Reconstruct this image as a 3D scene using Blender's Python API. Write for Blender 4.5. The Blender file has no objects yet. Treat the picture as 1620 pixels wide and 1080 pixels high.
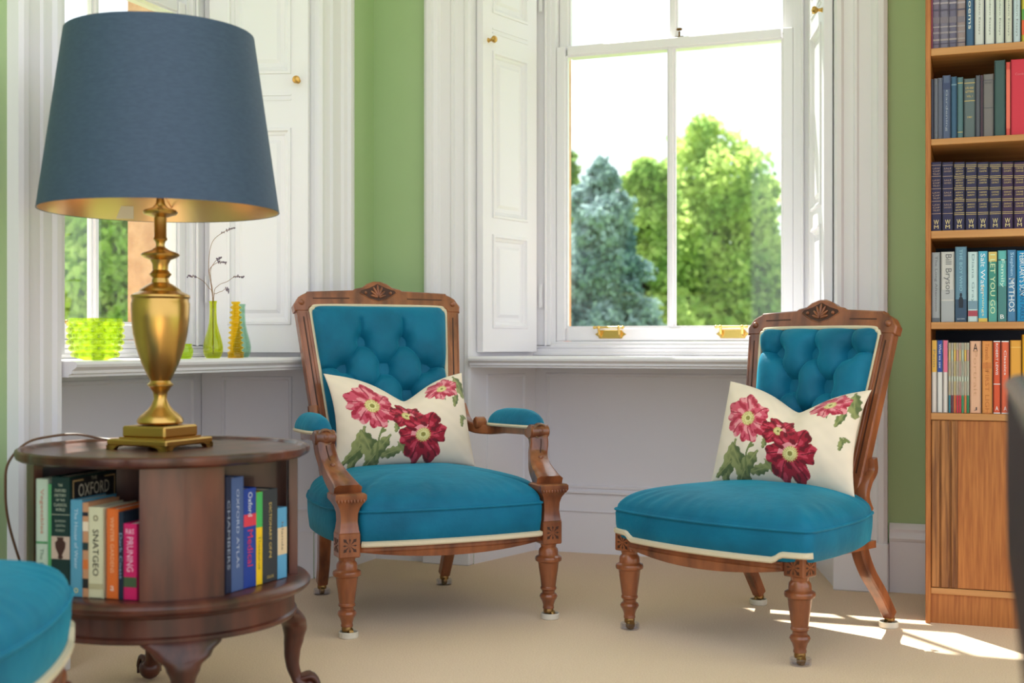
import bpy, math, random
import numpy as np
from mathutils import Vector, Matrix
random.seed(7); np.random.seed(7)
C = bpy.context.scene.collection
SC = bpy.context.scene
PI = math.pi
# ---------------------------------------------------------------- camera, sky, sun, exposure
TH = math.radians(20.43); CT, ST = math.cos(TH), math.sin(TH)
CU, CV, CH, FP, HY = 2.158, -4.296, 0.8, 2000.0, 547.0
cam = bpy.data.cameras.new('camera'); co = bpy.data.objects.new('camera', cam); C.objects.link(co)
co.location = (CU, CV, CH); co.rotation_euler = (PI/2, 0, TH)
cam.sensor_width = 36; cam.lens = 36*FP/1620; cam.shift_y = 7/1620; cam.clip_start = .05; cam.clip_end = 300
cam.dof.use_dof = True; cam.dof.focus_distance = 3.75; cam.dof.aperture_fstop = 3.2
SC.camera = co
w = bpy.data.worlds.new('sky'); SC.world = w; w.use_nodes = True
bg = w.node_tree.nodes['Background']; bg.inputs[0].default_value = (.86, .92, 1, 1); bg.inputs[1].default_value = 1.0
sun = bpy.data.lights.new('sun', 'SUN'); sun.energy = 9.0; sun.angle = math.radians(.6); sun.color = (1, .95, .88)
so = bpy.data.objects.new('sun', sun); C.objects.link(so)
SUND = Vector((.41, -.485, -1)).normalized()
so.rotation_euler = SUND.to_track_quat('-Z', 'Y').to_euler()
SC.view_settings.view_transform = 'Standard'; SC.view_settings.look = 'None'
SC.view_settings.exposure = .80; SC.view_settings.gamma = 1; SC.view_settings.use_curve_mapping = False

def ray(x):
    t = (x-810)/FP; return CT*t-ST, ST*t+CT
def on_v(x, v):            # pixel column on a plane v=const -> u, depth
    du, dv = ray(x); D = (v-CV)/dv; return CU+D*du, D
def on_u(x, u):
    du, dv = ray(x); D = (u-CU)/du; return CV+D*dv, D
def zy(y, D): return CH+(HY-y)*D/FP
def room(X, D): return (X*CT-D*ST+CU, X*ST+D*CT+CV)
# ---------------------------------------------------------------- materials
def lin(c):
    c = [v/255 for v in c]
    return tuple((v/12.92 if v <= .04045 else ((v+.055)/1.055)**2.4) for v in c)+(1,)
MC = {}
def mat(name, col, rough=.5, metal=0, noise=None, bump=None, col2=None, sheen=0, coat=0, spec=.5, trans=0, ior=1.45, stretch=(1,1,1), detail=4, contrast=(.35,.65)):
    if name in MC: return MC[name]
    m = bpy.data.materials.new(name); m.use_nodes = True; n = m.node_tree.nodes; l = m.node_tree.links
    b = n['Principled BSDF']
    b.inputs['Base Color'].default_value = lin(col); b.inputs['Roughness'].default_value = rough; b.inputs['Metallic'].default_value = metal
    b.inputs['Specular IOR Level'].default_value = spec; b.inputs['Sheen Weight'].default_value = sheen; b.inputs['Coat Weight'].default_value = coat
    b.inputs['Coat Roughness'].default_value = .12
    b.inputs['Transmission Weight'].default_value = trans; b.inputs['IOR'].default_value = ior
    if sheen: b.inputs['Sheen Roughness'].default_value = .45; b.inputs['Sheen Tint'].default_value = lin(col2 or col)
    if noise or bump:
        tc = n.new('ShaderNodeTexCoord'); mp = n.new('ShaderNodeMapping'); mp.inputs['Scale'].default_value = stretch; l.new(tc.outputs['Object'], mp.inputs['Vector'])
    if noise:
        nt = n.new('ShaderNodeTexNoise'); nt.inputs['Scale'].default_value = noise; nt.inputs['Detail'].default_value = detail; l.new(mp.outputs[0], nt.inputs['Vector'])
        cr = n.new('ShaderNodeValToRGB'); cr.color_ramp.elements[0].position = contrast[0]; cr.color_ramp.elements[1].position = contrast[1]
        cr.color_ramp.elements[0].color = lin(col2 or col); cr.color_ramp.elements[1].color = lin(col)
        l.new(nt.outputs['Fac'], cr.inputs['Fac']); l.new(cr.outputs[0], b.inputs['Base Color'])
    if bump:
        n2 = n.new('ShaderNodeTexNoise'); n2.inputs['Scale'].default_value = bump[0]; n2.inputs['Detail'].default_value = 3; l.new(mp.outputs[0], n2.inputs['Vector'])
        bp = n.new('ShaderNodeBump'); bp.inputs['Strength'].default_value = bump[1]; bp.inputs['Distance'].default_value = bump[2]
        l.new(n2.outputs['Fac'], bp.inputs['Height']); l.new(bp.outputs[0], b.inputs['Normal'])
    MC[name] = m; return m
def plain(col, rough=.6, **k):
    return mat('paint_%d_%d_%d_%d' % (*col, int(rough*100)), col, rough, **k)
WHITE = mat('white_gloss_paint', (234, 231, 236), .32, spec=.45)
GREEN = mat('green_wall_paint', (172, 196, 146), .65, noise=3, col2=(168, 193, 142))
CARPET = mat('beige_carpet', (242, 216, 190), .95, noise=260, col2=(224, 194, 164), bump=(420, .5, .004), sheen=.25)
CEIL = mat('ceiling_paint', (240, 238, 232), .8)
STONE = mat('sandstone', (222, 176, 138), .9, noise=14, col2=(196, 146, 110), bump=(60, .4, .01))
VELVET = mat('teal_velvet', (4, 112, 147), .6, noise=7, col2=(1, 92, 124), sheen=.6, spec=.3, bump=(22, .3, .01), detail=4)
VELVET.node_tree.nodes['Principled BSDF'].inputs['Sheen Tint'].default_value = lin((70, 190, 215))
WOOD = mat('walnut_frame', (168, 98, 58), .3, noise=22, col2=(92, 46, 27), stretch=(1, 1, .2), coat=.5, detail=7, contrast=(.3, .7))
WOODD = mat('walnut_groove_shade', (66, 34, 20), .5)  # dark colour stands in for the shade inside carved cuts
MAHOG = mat('mahogany', (100, 52, 38), .36, noise=16, col2=(50, 26, 20), stretch=(1, 1, .2), coat=.25, detail=7)
MAHOGD = mat('mahogany_inner', (58, 34, 28), .45)
OAK = mat('oak', (188, 118, 58), .5, noise=150, col2=(160, 92, 42), stretch=(1, 1, .05), detail=8, bump=(120, .1, .002))
OAKD = mat('oak_dark_grain', (178, 118, 64), .5, noise=60, col2=(112, 66, 34), stretch=(1.6, 1, .08), detail=8)
BRASS = mat('antique_brass', (212, 172, 100), .3, 1, noise=3, col2=(194, 150, 80))
BRASSB = mat('polished_brass', (226, 190, 112), .25, 1)
BRONZE = mat('dark_bronze', (110, 82, 48), .4, 1)
CREAMP = mat('cream_piping', (222, 208, 180), .8, bump=(300, .4, .003))
PAGES = mat('book_pages', (222, 212, 190), .85, noise=120, col2=(196, 184, 158), stretch=(6, 1, .2))
NAVYSH = mat('navy_lamp_fabric', (60, 78, 102), .6, noise=60, col2=(54, 71, 95), sheen=.5, stretch=(1, 1, 3), bump=(300, .15, .002))
GOLDIN = mat('gold_lining', (224, 186, 148), .3, 1)
ACRYL = None
def glassmat(name, col, rough=.03, mixf=.86, dens=None):
    m = bpy.data.materials.new(name); m.use_nodes = True; n = m.node_tree.nodes; l = m.node_tree.links; n.remove(n['Principled BSDF'])
    t = n.new('ShaderNodeBsdfTransparent'); t.inputs[0].default_value = lin(col)
    g = n.new('ShaderNodeBsdfGlossy'); g.inputs[0].default_value = (1, 1, 1, 1); g.inputs['Roughness'].default_value = rough
    lw = n.new('ShaderNodeLayerWeight'); pw = n.new('ShaderNodeMath'); pw.operation = 'POWER'; pw.inputs[1].default_value = 4
    fr = n.new('ShaderNodeMath'); fr.operation = 'MULTIPLY_ADD'; fr.inputs[1].default_value = .5; fr.inputs[2].default_value = .04
    l.new(lw.outputs['Facing'], pw.inputs[0]); l.new(pw.outputs[0], fr.inputs[0]); mx = n.new('ShaderNodeMixShader')
    l.new(fr.outputs[0], mx.inputs[0]); l.new(t.outputs[0], mx.inputs[1]); l.new(g.outputs[0], mx.inputs[2]); l.new(mx.outputs[0], n['Material Output'].inputs[0])
    return m
PANE = glassmat('window_glass', (250, 253, 251))
def colglass(name, col, col2=None):
    m = glassmat(name, col, .02); n = m.node_tree.nodes; l = m.node_tree.links
    tr = n.new('ShaderNodeBsdfTranslucent'); tr.inputs[0].default_value = lin(col2 or col)
    mx = n.new('ShaderNodeMixShader'); mx.inputs[0].default_value = .07
    old = n['Material Output'].inputs[0].links[0].from_socket
    l.new(old, mx.inputs[1]); l.new(tr.outputs[0], mx.inputs[2]); l.new(mx.outputs[0], n['Material Output'].inputs[0]); return m
ACRYL = glassmat('clear_cup', (242, 243, 248), .1)
VGREEN = colglass('lime_glass', (240, 244, 148), (220, 235, 60))
VYEL = colglass('amber_glass', (254, 240, 136), (255, 220, 60))
VCLR = colglass('pale_green_glass', (222, 239, 229), (200, 230, 205))
VBOWL = colglass('bubble_green_glass', (238, 248, 160), (225, 250, 110))
# ---------------------------------------------------------------- mesh helpers
class MB:
    def __init__(s): s.v = []; s.f = []; s.m = []; s.mi = 0
    def add(s, vs, fs):
        o = len(s.v); s.v += [tuple(p) for p in vs]; s.f += [tuple(i+o for i in f) for f in fs]; s.m += [s.mi]*len(fs)
    def box(s, a, b, M=None, bev=0):
        x0, y0, z0 = [min(a[i], b[i]) for i in range(3)]; x1, y1, z1 = [max(a[i], b[i]) for i in range(3)]
        if bev:
            e = min(bev, (x1-x0)/2.01, (y1-y0)/2.01, (z1-z0)/2.01)
            P = []; idx = {}
            for i, (X, sx) in enumerate(((x0, 1), (x1, -1))):
                for j, (Y, sy) in enumerate(((y0, 1), (y1, -1))):
                    for k, (Z, sz) in enumerate(((z0, 1), (z1, -1))):
                        for ax in range(3):
                            idx[i, j, k, ax] = len(P)
                            P.append((X+(0 if ax == 0 else sx*e), Y+(0 if ax == 1 else sy*e), Z+(0 if ax == 2 else sz*e)))
            F = []
            for i in (0, 1):
                q = [idx[i, 0, 0, 0], idx[i, 1, 0, 0], idx[i, 1, 1, 0], idx[i, 0, 1, 0]]; F.append(q if i else q[::-1])
                q = [idx[0, i, 0, 1], idx[0, i, 1, 1], idx[1, i, 1, 1], idx[1, i, 0, 1]]; F.append(q if i else q[::-1])
                q = [idx[0, 0, i, 2], idx[1, 0, i, 2], idx[1, 1, i, 2], idx[0, 1, i, 2]]; F.append(q if i else q[::-1])
                for j in (0, 1):
                    F.append([idx[i, j, 0, 0], idx[i, j, 1, 0], idx[i, j, 1, 1], idx[i, j, 0, 1]][::1 if i == j else -1][::-1])
                    F.append([idx[i, 0, j, 0], idx[i, 1, j, 0], idx[i, 1, j, 2], idx[i, 0, j, 2]][::1 if i == j else -1])
                    F.append([idx[0, i, j, 1], idx[1, i, j, 1], idx[1, i, j, 2], idx[0, i, j, 2]][::-1 if i == j else 1])
                    for k in (0, 1): F.append([idx[i, j, k, 0], idx[i, j, k, 1], idx[i, j, k, 2]][::1 if (i+j+k) % 2 else -1])
        else:
            P = [(x0,y0,z0),(x1,y0,z0),(x1,y1,z0),(x0,y1,z0),(x0,y0,z1),(x1,y0,z1),(x1,y1,z1),(x0,y1,z1)]
            F = [(3,2,1,0),(4,5,6,7),(0,1,5,4),(1,2,6,5),(2,3,7,6),(3,0,4,7)]
        if M: P = [M @ Vector(p) for p in P]
        s.add(P, F); return s
    def loft(s, rings, closed=True, cap=True, M=None):
        n = len(rings[0]); P = [p for r in rings for p in r]; F = []
        for i in range(len(rings)-1):
            for j in range(n if closed else n-1):
                k = (j+1) % n; F.append((i*n+j, i*n+k, (i+1)*n+k, (i+1)*n+j))
        if cap and closed: F.append(tuple(range(n))[::-1]); F.append(tuple((len(rings)-1)*n+j for j in range(n)))
        if M: P = [M @ Vector(p) for p in P]
        s.add(P, F); return s
    def lathe(s, prof, seg=32, M=None, fn=None, c=(0, 0, 0), cap=True):
        rings = []
        for r, z in prof:
            ring = []
            for j in range(seg):
                a = 2*PI*j/seg; rr = fn(r, z, a) if fn else r
                ring.append((c[0]+rr*math.cos(a), c[1]+rr*math.sin(a), c[2]+z))
            rings.append(ring)
        return s.loft(rings, M=M, cap=cap)
    def tube(s, path, r, seg=8, M=None, sq=False):
        path = [Vector(p) for p in path]; rings = []
        up = None
        for i, p in enumerate(path):
            t = (path[min(i+1, len(path)-1)]-path[max(i-1, 0)]).normalized()
            if up is None:
                up = Vector((0, 0, 1)) if abs(t.z) < .9 else Vector((1, 0, 0))
            a = t.cross(up); a.normalize(); b = a.cross(t); up = b
            rr = r[i] if isinstance(r, list) else r
            ra, rb = rr if isinstance(rr, (list, tuple)) else (rr, rr)
            if sq:
                e = .75; pts = [(1,e),(e,1),(-e,1),(-1,e),(-1,-e),(-e,-1),(e,-1),(1,-e)]
                rings.append([p+a*(ra*q[0])+b*(rb*q[1]) for q in pts])
            else: rings.append([p+a*(ra*math.cos(2*PI*j/seg))+b*(rb*math.sin(2*PI*j/seg)) for j in range(seg)])
        return s.loft(rings, M=M)
    def prism(s, poly, n0, n1, f, bev=0):      # poly in (a,b), f(a,b,n)->xyz
        n = len(poly)
        if bev:
            ins = inset(poly, bev); lv = [(ins, n0), (poly, n0+(bev if n1 > n0 else -bev)), (poly, n1-(bev if n1 > n0 else -bev)), (ins, n1)]
        else: lv = [(poly, n0), (poly, n1)]
        return s.loft([[f(a, b, nn) for a, b in pl] for pl, nn in lv])
    def ell(s, c, r, M=None, seg=14, rg=8):
        rings = []
        for i in range(rg+1):
            ph = -PI/2+PI*i/rg; ph = max(min(ph, PI/2-.02), -PI/2+.02)
            rings.append([(c[0]+r[0]*math.cos(ph)*math.cos(2*PI*j/seg), c[1]+r[1]*math.cos(ph)*math.sin(2*PI*j/seg), c[2]+r[2]*math.sin(ph)) for j in range(seg)])
        return s.loft(rings, M=M)
    def build(s, name, m, parent=None, smooth=35, label=None, fix=True):
        me = bpy.data.meshes.new(name); me.from_pydata(s.v, [], s.f)
        for q in (m if isinstance(m, (list, tuple)) else [m]): me.materials.append(q)
        if len(set(s.m)) > 1: me.polygons.foreach_set('material_index', s.m)
        if smooth:
            me.polygons.foreach_set('use_smooth', [True]*len(me.polygons))
            if smooth < 180: me.set_sharp_from_angle(angle=math.radians(smooth))
        if fix:
            import bmesh
            bm = bmesh.new(); bm.from_mesh(me); bmesh.ops.recalc_face_normals(bm, faces=bm.faces); bm.to_mesh(me); bm.free()
        me.update()
        o = bpy.data.objects.new(name, me); C.objects.link(o)
        if parent: o.parent = parent
        if label: o['label'] = label
        return o
def inset(poly, d):
    n = len(poly); A = sum(poly[i][0]*poly[(i+1)%n][1]-poly[(i+1)%n][0]*poly[i][1] for i in range(n)); sg = 1 if A > 0 else -1
    out = []
    for i in range(n):
        p0, p, p1 = Vector(poly[i-1]), Vector(poly[i]), Vector(poly[(i+1) % n])
        a = (p-p0).normalized(); b = (p1-p).normalized()
        na = Vector((-a.y, a.x))*sg; nb = Vector((-b.y, b.x))*sg; m = (na+nb)
        L = m.length; m = m/L if L > 1e-6 else na
        k = d/max(.4, m.dot(na)); out.append((p.x+m.x*k, p.y+m.y*k))
    return out
def cat(pts, n=8, closed=False):
    P = [Vector(p) for p in pts]; out = []; N = len(P)
    for i in range(N if closed else N-1):
        g = (lambda k: P[k % N]) if closed else (lambda k: P[max(0, min(N-1, k))])
        p0, p1, p2, p3 = g(i-1), g(i), g(i+1), g(i+2)
        for j in range(n):
            t = j/n; out.append(.5*((2*p1)+(p2-p0)*t+(2*p0-5*p1+4*p2-p3)*t*t+(3*p1-p0-3*p2+p3)*t**3))
    if not closed: out.append(P[-1])
    return [tuple(q) for q in out]
def thing(name, label, category, loc=(0, 0, 0), rz=0, group=None):
    o = bpy.data.objects.new(name, None); C.objects.link(o); o.location = loc; o.rotation_euler = (0, 0, rz); o.empty_display_size = .1
    o['label'] = label; o['category'] = category
    if group: o['group'] = group
    return o
def tag(o, label, category, group=None, kind=None):
    o['label'] = label; o['category'] = category
    if group: o['group'] = group
    if kind: o['kind'] = kind
    return o
def struct(o): o['kind'] = 'structure'; return o
def sempty(name, loc=(0, 0, 0), rz=0):
    o = bpy.data.objects.new(name, None); C.objects.link(o); o.location = loc; o.rotation_euler = (0, 0, rz); o['kind'] = 'structure'; return o
TX = {}
def text_mesh(mb, s, f, L, H, cx, cz, n=.0006, rot=False):
    """text of length L and height H centred at (cx,cz) on plane f(a,z,n); rot: reads top to bottom"""
    if s not in TX:
        cu = bpy.data.curves.new('t', 'FONT'); cu.body = s; cu.resolution_u = 2; o = bpy.data.objects.new('t', cu); C.objects.link(o)
        dg = bpy.context.evaluated_depsgraph_get(); dg.update(); me = bpy.data.meshes.new_from_object(o.evaluated_get(dg))
        V = [(v.co.x, v.co.y) for v in me.vertices]; F = [tuple(p.vertices) for p in me.polygons]
        bpy.data.objects.remove(o); bpy.data.curves.remove(cu); bpy.data.meshes.remove(me)
        x0 = min(v[0] for v in V); x1 = max(v[0] for v in V); y0 = min(v[1] for v in V); y1 = max(v[1] for v in V)
        TX[s] = ([((x-x0)/(x1-x0)-.5, (y-y0)/(y1-y0)-.5) for x, y in V], F)
    V, F = TX[s]
    if rot: P = [f(cx+y*H, cz-x*L, n) for x, y in V]
    else: P = [f(cx+x*L, cz+y*H, n) for x, y in V]
    mb.add(P, F)
exec_order = []
# ---------------------------------------------------------------- setting
WH = 3.0; CZ = 3.3
def panel_board(mb, f, w, z0, z1, rects, prof=None, thick=.03):
    """board with sunk moulded panels. f(a,z,n). rects: (a0,a1,z0,z1) stacked upwards"""
    prof = prof or [(0, 0), (.002, .005), (.010, .006), (.014, -.002), (.022, -.006), (.026, -.011), (.040, -.011), (.052, -.004)]
    def q(a0, b0, a1, b1): mb.add([f(a0, b0, 0), f(a1, b0, 0), f(a1, b1, 0), f(a0, b1, 0)], [(0, 1, 2, 3)])
    zz = z0
    for a0, a1, b0, b1 in rects:
        if b0 > zz: q(0, zz, w, b0)
        q(0, b0, a0, b1); q(a1, b0, w, b1)
        P = []; F = []
        for i, (d, n) in enumerate(prof): P += [f(a0+d, b0+d, n), f(a1-d, b0+d, n), f(a1-d, b1-d, n), f(a0+d, b1-d, n)]
        for i in range(len(prof)-1):
            for j in range(4): k = (j+1) % 4; F.append((i*4+j, i*4+k, i*4+4+k, i*4+4+j))
        e = (len(prof)-1)*4; F.append((e, e+1, e+2, e+3)); mb.add(P, F); zz = b1
    if z1 > zz: q(0, zz, w, z1)
    for (a, b, c, d) in ((0, z0, 0, z1), (w, z0, w, z1), (0, z0, w, z0), (0, z1, w, z1)):
        mb.add([f(a, b, 0), f(c, d, 0), f(c, d, -thick), f(a, b, -thick)], [(0, 1, 2, 3)])
    mb.add([f(0, z0, -thick), f(w, z0, -thick), f(w, z1, -thick), f(0, z1, -thick)], [(0, 1, 2, 3)])
def hline(mb, f, a0, a1, z, h=.004, p=.004): mb.loft([[f(a, z, 0), f(a, z, p), f(a, z+h, p), f(a, z+h, 0)] for a in (a0, a1)])

struct(MB().box((-1, -7.5, -.1), (5.5, .46, 0)).build('floor', CARPET))
struct(MB().box((-.64, -2.4, CZ), (5.5, .64, CZ+.15)).build('ceiling', CEIL))  # unseen ceiling, stopped short so more daylight reaches floor and seats
W1C, W2C, HO = 1.053, -1.1025, .644        # window centres, half opening
def wall(name, lo, hi, c, f):
    """wall along axis a from lo to hi; window at c"""
    mb = MB()
    def b(a0, a1, n0, n1, z0, z1): P, Q = f(a0, n0), f(a1, n1); mb.box((P[0], P[1], z0), (Q[0], Q[1], z1))
    b(lo, c-HO, 0, .43, 0, CZ); b(c+HO, hi, 0, .43, 0, CZ); b(c-HO, c+HO, 0, .43, WH, CZ)
    o = struct(mb.build(name, GREEN, smooth=0))
    mb = MB(); b2 = lambda *a: None
    def s(a0, a1, n0, n1, z0, z1): P, Q = f(a0, n0), f(a1, n1); mb.box((P[0], P[1], z0), (Q[0], Q[1], z1))
    s(lo, c-.475, .462, .64, -.6, CZ); s(c+.475, hi, .462, .64, -.6, CZ); s(c-.475, c+.475, .462, .64, WH, CZ); s(c-.475, c+.475, .462, .68, -.6, .79)
    mb.build('stone_facing', STONE, o, smooth=0, label='outer facing of pale orange sandstone')
    return o
wall('wall_back', 0, 5.5, W1C, lambda a, n: (a, n))
wall('wall_left', -7.5, .64, W2C, lambda a, n: (-n, a))

SPL = math.hypot(.103, .37)
def window(name, loc, rz, shut, knobz, sides):
    W = sempty(name, loc, rz)
    # casing with moulded profile
    prof = [(0, 0), (0, .034), (.012, .040), (.030, .040), (.036, .030), (.050, .026), (.058, .018), (.098, .018), (.104, .024), (.112, .024), (.118, .016), (.150, .014), (.158, .024), (.172, .026), (.180, .018), (.185, .004), (.185, 0)]
    for sgn, wd in ((-1, sides[0]), (1, sides[1])):
        mb = MB(); k = wd/.185
        mb.loft([[(sgn*(HO+wd-a*k), -n, z) for a, n in prof] for z in (.16, WH+.0)])
        mb.build('casing', WHITE, W, smooth=25)
        MB().box((sgn*HO, -.046, 0), (sgn*(HO+wd+.004), 0, .16), bev=.004).build('plinth_block', WHITE, W, smooth=0)
    mb = MB(); mb.loft([[(x, -n, WH+.185-a) for a, n in prof] for x in (-HO-sides[0], HO+sides[1])]); mb.build('head_casing', WHITE, W, smooth=25)
    # frame
    mb = MB()
    for s in (-1, 1):
        mb.box((s*.457, .385, .762), (s*.66, .462, WH)); mb.box((s*.474, .372, .80), (s*.56, .385, WH)); mb.box((s*.488, .362, .80), (s*.498, .372, WH), bev=.003)
        mb.box((s*.475, .462, .79), (s*.462, .50, WH))
    mb.box((-.56, .36, .762), (.56, .385, .776), bev=.003); mb.box((-.54, .368, .776), (.54, .40, .79)); mb.box((-.54, .372, .79), (.54, .43, .806), bev=.003); mb.box((-.457, .38, .806), (.457, .462, .8175))
    mb.box((-.66, .385, 0), (.66, .462, .7615)); mb.box((-.66, 0.0, WH-.02), (.66, .462, WH))
    mb.build('window_frame', WHITE, W, smooth=0)
    for (y0, y1, z0, z1, bot, top) in ((.388, .422, .8185, 1.965, .058, .042), (.427, .460, 1.925, WH-.02, .04, .05)):
        mb = MB(); st = .045
        for s in (-1, 1): mb.box((s*.456, y0, z0), (s*(.456-st+.008), y1, z1), bev=.003); mb.box((s*(.456-st+.008), y0+.008, z0+bot-.008), (s*(.456-st), y1-.006, z1-top+.006))
        mb.box((-.456+st, y0, z0), (.456-st, y1, z0+bot-.008), bev=.003); mb.box((-.456+st, y0+.008, z0+bot-.008), (.456-st, y1-.004, z0+bot))
        mb.box((-.456+st, y0, z1-top+.006), (.456-st, y1, z1), bev=.003); mb.box((-.456+st, y0+.008, z1-top), (.456-st, y1-.004, z1-top+.006))
        mb.box((-.009, y0+.002, z0+bot), (.009, y1-.004, z1-top), bev=.003); mb.box((-.016, y0+.012, z0+bot), (.016, y1-.006, z1-top))
        sash = mb.build('sash', WHITE, W, smooth=0)
        for s in (0, 1):
            MB().box((-.411+s*.427, (y0+y1)/2, z0+bot), (-.016+s*.427, (y0+y1)/2+.003, z1-top)).build('glass_pane', PANE, sash, smooth=0)
        if z0 < 1:
            for cx in (-.235, .235):
                mb = MB(); zc = .8185+.026; y = y0
                pl = [(cx-.045, zc-.016), (cx+.045, zc-.016), (cx+.05, zc-.008), (cx+.062, zc), (cx+.05, zc+.008), (cx+.045, zc+.016), (cx-.045, zc+.016), (cx-.05, zc+.008), (cx-.062, zc), (cx-.05, zc-.008)]
                mb.prism(pl, y, y-.004, lambda a, b, n: (a, n, b), bev=.001)
                for s in (-1, 1): mb.tube([(cx+s*.040, y-.004, zc-.008), (cx+s*.040, y-.026, zc+.002), (cx+s*.040, y-.030, zc+.024)], .0045, 8); mb.ell((cx+s*.040, y-.030, zc+.026), (.007, .007, .007)); mb.ell((cx+s*.056, y-.030, zc+.026), (.007, .006, .006)); 
                mb.tube([(cx-.055, y-.030, zc+.026), (cx+.055, y-.030, zc+.026)], .0045, 10)
                mb.build('sash_lift', BRASSB, sash)
        else:
            mb = MB(); mb.box((.012, .40, 1.966), (.045, .43, 1.970)); mb.tube([(.028, .41, 1.97), (.028, .41, 1.99)], .004); mb.ell((.028, .41, 1.998), (.012, .006, .006)); mb.build('sash_fastener', BRONZE, sash)
    # sill board
    sp = [(-.050, .722), (-.036, .722), (-.036, .728), (-.046, .731), (-.046, .738), (-.052, .742), (-.060, .747), (-.062, .754), (-.058, .7605), (-.05, .762)]
    mb = MB()
    mb.loft([[(x, .36, .722), (x, -.036, .722)]+[(x, a, b) for a, b in sp[1:]]+[(x, .36, .762)] for x in (-HO+.001, HO-.001)])
    mb.build('window_sill', WHITE, W, smooth=20)
    # panelling under the sill
    mb = MB(); fb = lambda a, z, n: (-.545+a, .382-n, z)
    panel_board(mb, fb, 1.09, 0, .722, [(.05, 1.04, .25, .695)], thick=.002)
    hline(mb, fb, 0, 1.09, .232, .008, .010); hline(mb, fb, 0, 1.09, .160, .003, .006); mb.build('apron_panel', WHITE, W, smooth=0)
    for s in (-1, 1):
        def fs(a, z, n, s=s):
            dx, dy = -.103/SPL*s, .37/SPL; return (s*HO+dx*a+(-s)*dy*n, dy*a-.103/SPL*n, z)
        mb = MB(); panel_board(mb, fs, SPL+.01, 0, .722, [(.075, SPL-.06, .25, .695)], thick=.002)
        hline(mb, fs, 0, SPL, .232, .008, .010); hline(mb, fs, 0, SPL, .160, .003, .006); mb.build('side_panel', WHITE, W, smooth=0)
        mb = MB(); fk = lambda a, z, n: fs(a, z, n); panel_board(mb, fk, SPL, .762, WH, [], thick=.002); mb.build('shutter_box', WHITE, W, smooth=0)
        def fl(a, z, n, s=s): return fs(a+.012, z, n+.032)
        lw = SPL-.04; zt = None
        mb = MB(); panel_board(mb, fl, lw, .778, WH-.03, [(.058, lw-.062, a, b) for a, b in shut], thick=.028)
        for z in (knobz[1], knobz[1]+.016): hline(mb, fl, .058, lw-.062, z, .005, .003)
        lf = mb.build('shutter', WHITE, W, smooth=0)
        mb = MB(); ax = Vector(fl(0, 0, 1))-Vector(fl(0, 0, 0)); R = ax.to_track_quat('Z', 'Y').to_matrix().to_4x4(); R.translation = Vector(fl(.034, knobz[0], 0))
        mb.lathe([(.009, 0), (.006, .004), (.005, .014), (.011, .02), (.0135, .027), (.011, .033), (.003, .036)], 20, M=R); mb.build('knob', BRASS, lf)
        mb = MB()
        for z in (.95, 2.1): mb.box((0, 0, 0), (.012, .004, .09), M=Matrix.Translation(Vector(fs(SPL-.016, z, .034))))
        mb.build('hinge', WHITE, lf, smooth=0)
    return W
window('window_1', (W1C, 0, 0), 0, [(.865, 1.213), (1.273, 1.892), (2.03, 2.7)], (1.925, 1.955), (.185, .171))
window('window_2', (0, W2C, 0), PI/2, [(.872, 1.546), (1.73, 2.6)], (1.705, 1.64), (.17, .237))
def baseboard(name, L, M):
    p = [(0, 0), (0, .016), (.165, .016), (.168, .020), (.176, .024), (.184, .022), (.196, .016), (.206, .018), (.214, .014), (.224, .005), (.224, 0)]
    mb = MB(); mb.loft([[(a, -n, z) for z, n in p] for a in L], M=M); return struct(mb.build(name, WHITE, smooth=20))
baseboard('baseboard_back', (0, W1C-HO-.19), None); baseboard('baseboard_right', (W1C+HO+.176, 5.5), None)
RL = Matrix.Rotation(PI/2, 4, 'Z')
baseboard('baseboard_left', (W2C+HO+.242, -.0), RL); baseboard('baseboard_left_near', (-7.5, W2C-HO-.176), RL)

# ---------------------------------------------------------------- chairs
def back_map(y0, z0, lean, c=0):
    ca, sa = math.cos(lean), math.sin(lean)
    return lambda a, t, n: (a, y0+sa*t-ca*n, z0+ca*t+sa*n)
def front_leg_profile(zt):
    k = zt/.222
    pts = [(.024,.222),(.022,.212),(.0275,.205),(.029,.198),(.029,.188),(.038,.183),(.0395,.177),(.038,.171),(.031,.167),(.0295,.158),(.029,.150),(.0255,.125),(.0215,.096),(.0235,.093),(.0235,.088),(.019,.084),(.0185,.077),(.024,.073),(.0265,.067),(.024,.061),(.020,.055),(.017,.046),(.0155,.040),(.0165,.036),(.0165,.031)]
    return [(r, z*k) for r, z in pts][::-1]
def caster(x, y, parent, clear, tx=.008):
    mb = MB(); mb.lathe([(.014, .018), (.015, .026), (.013, .032), (.008, .034)], 16, c=(x, y, 0)); mb.tube([(x, y, .028), (x+tx, y-.004, .016)], .007)
    M = Matrix.Translation((x+tx, y-.006, .0135)) @ Matrix.Rotation(PI/2, 4, 'Y'); mb.lathe([(.004, -.006), (.0125, -.006), (.0135, -.003), (.0135, .003), (.0125, .006), (.004, .006)], 18, M=M)
    mb.build('caster', mat('caster_brass', (150, 116, 70), .35, 1), parent)
    mb = MB(); mb.lathe([(.0245, 0), (.027, .003), (.027, .016), (.0255, .018), (.0235, .016), (.0225, .004), (.002, .003)], 28, c=(x+tx*.5, y-.003, 0)); mb.build('caster_cup', ACRYL if clear else plain((214, 206, 190), .3), parent)
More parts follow.
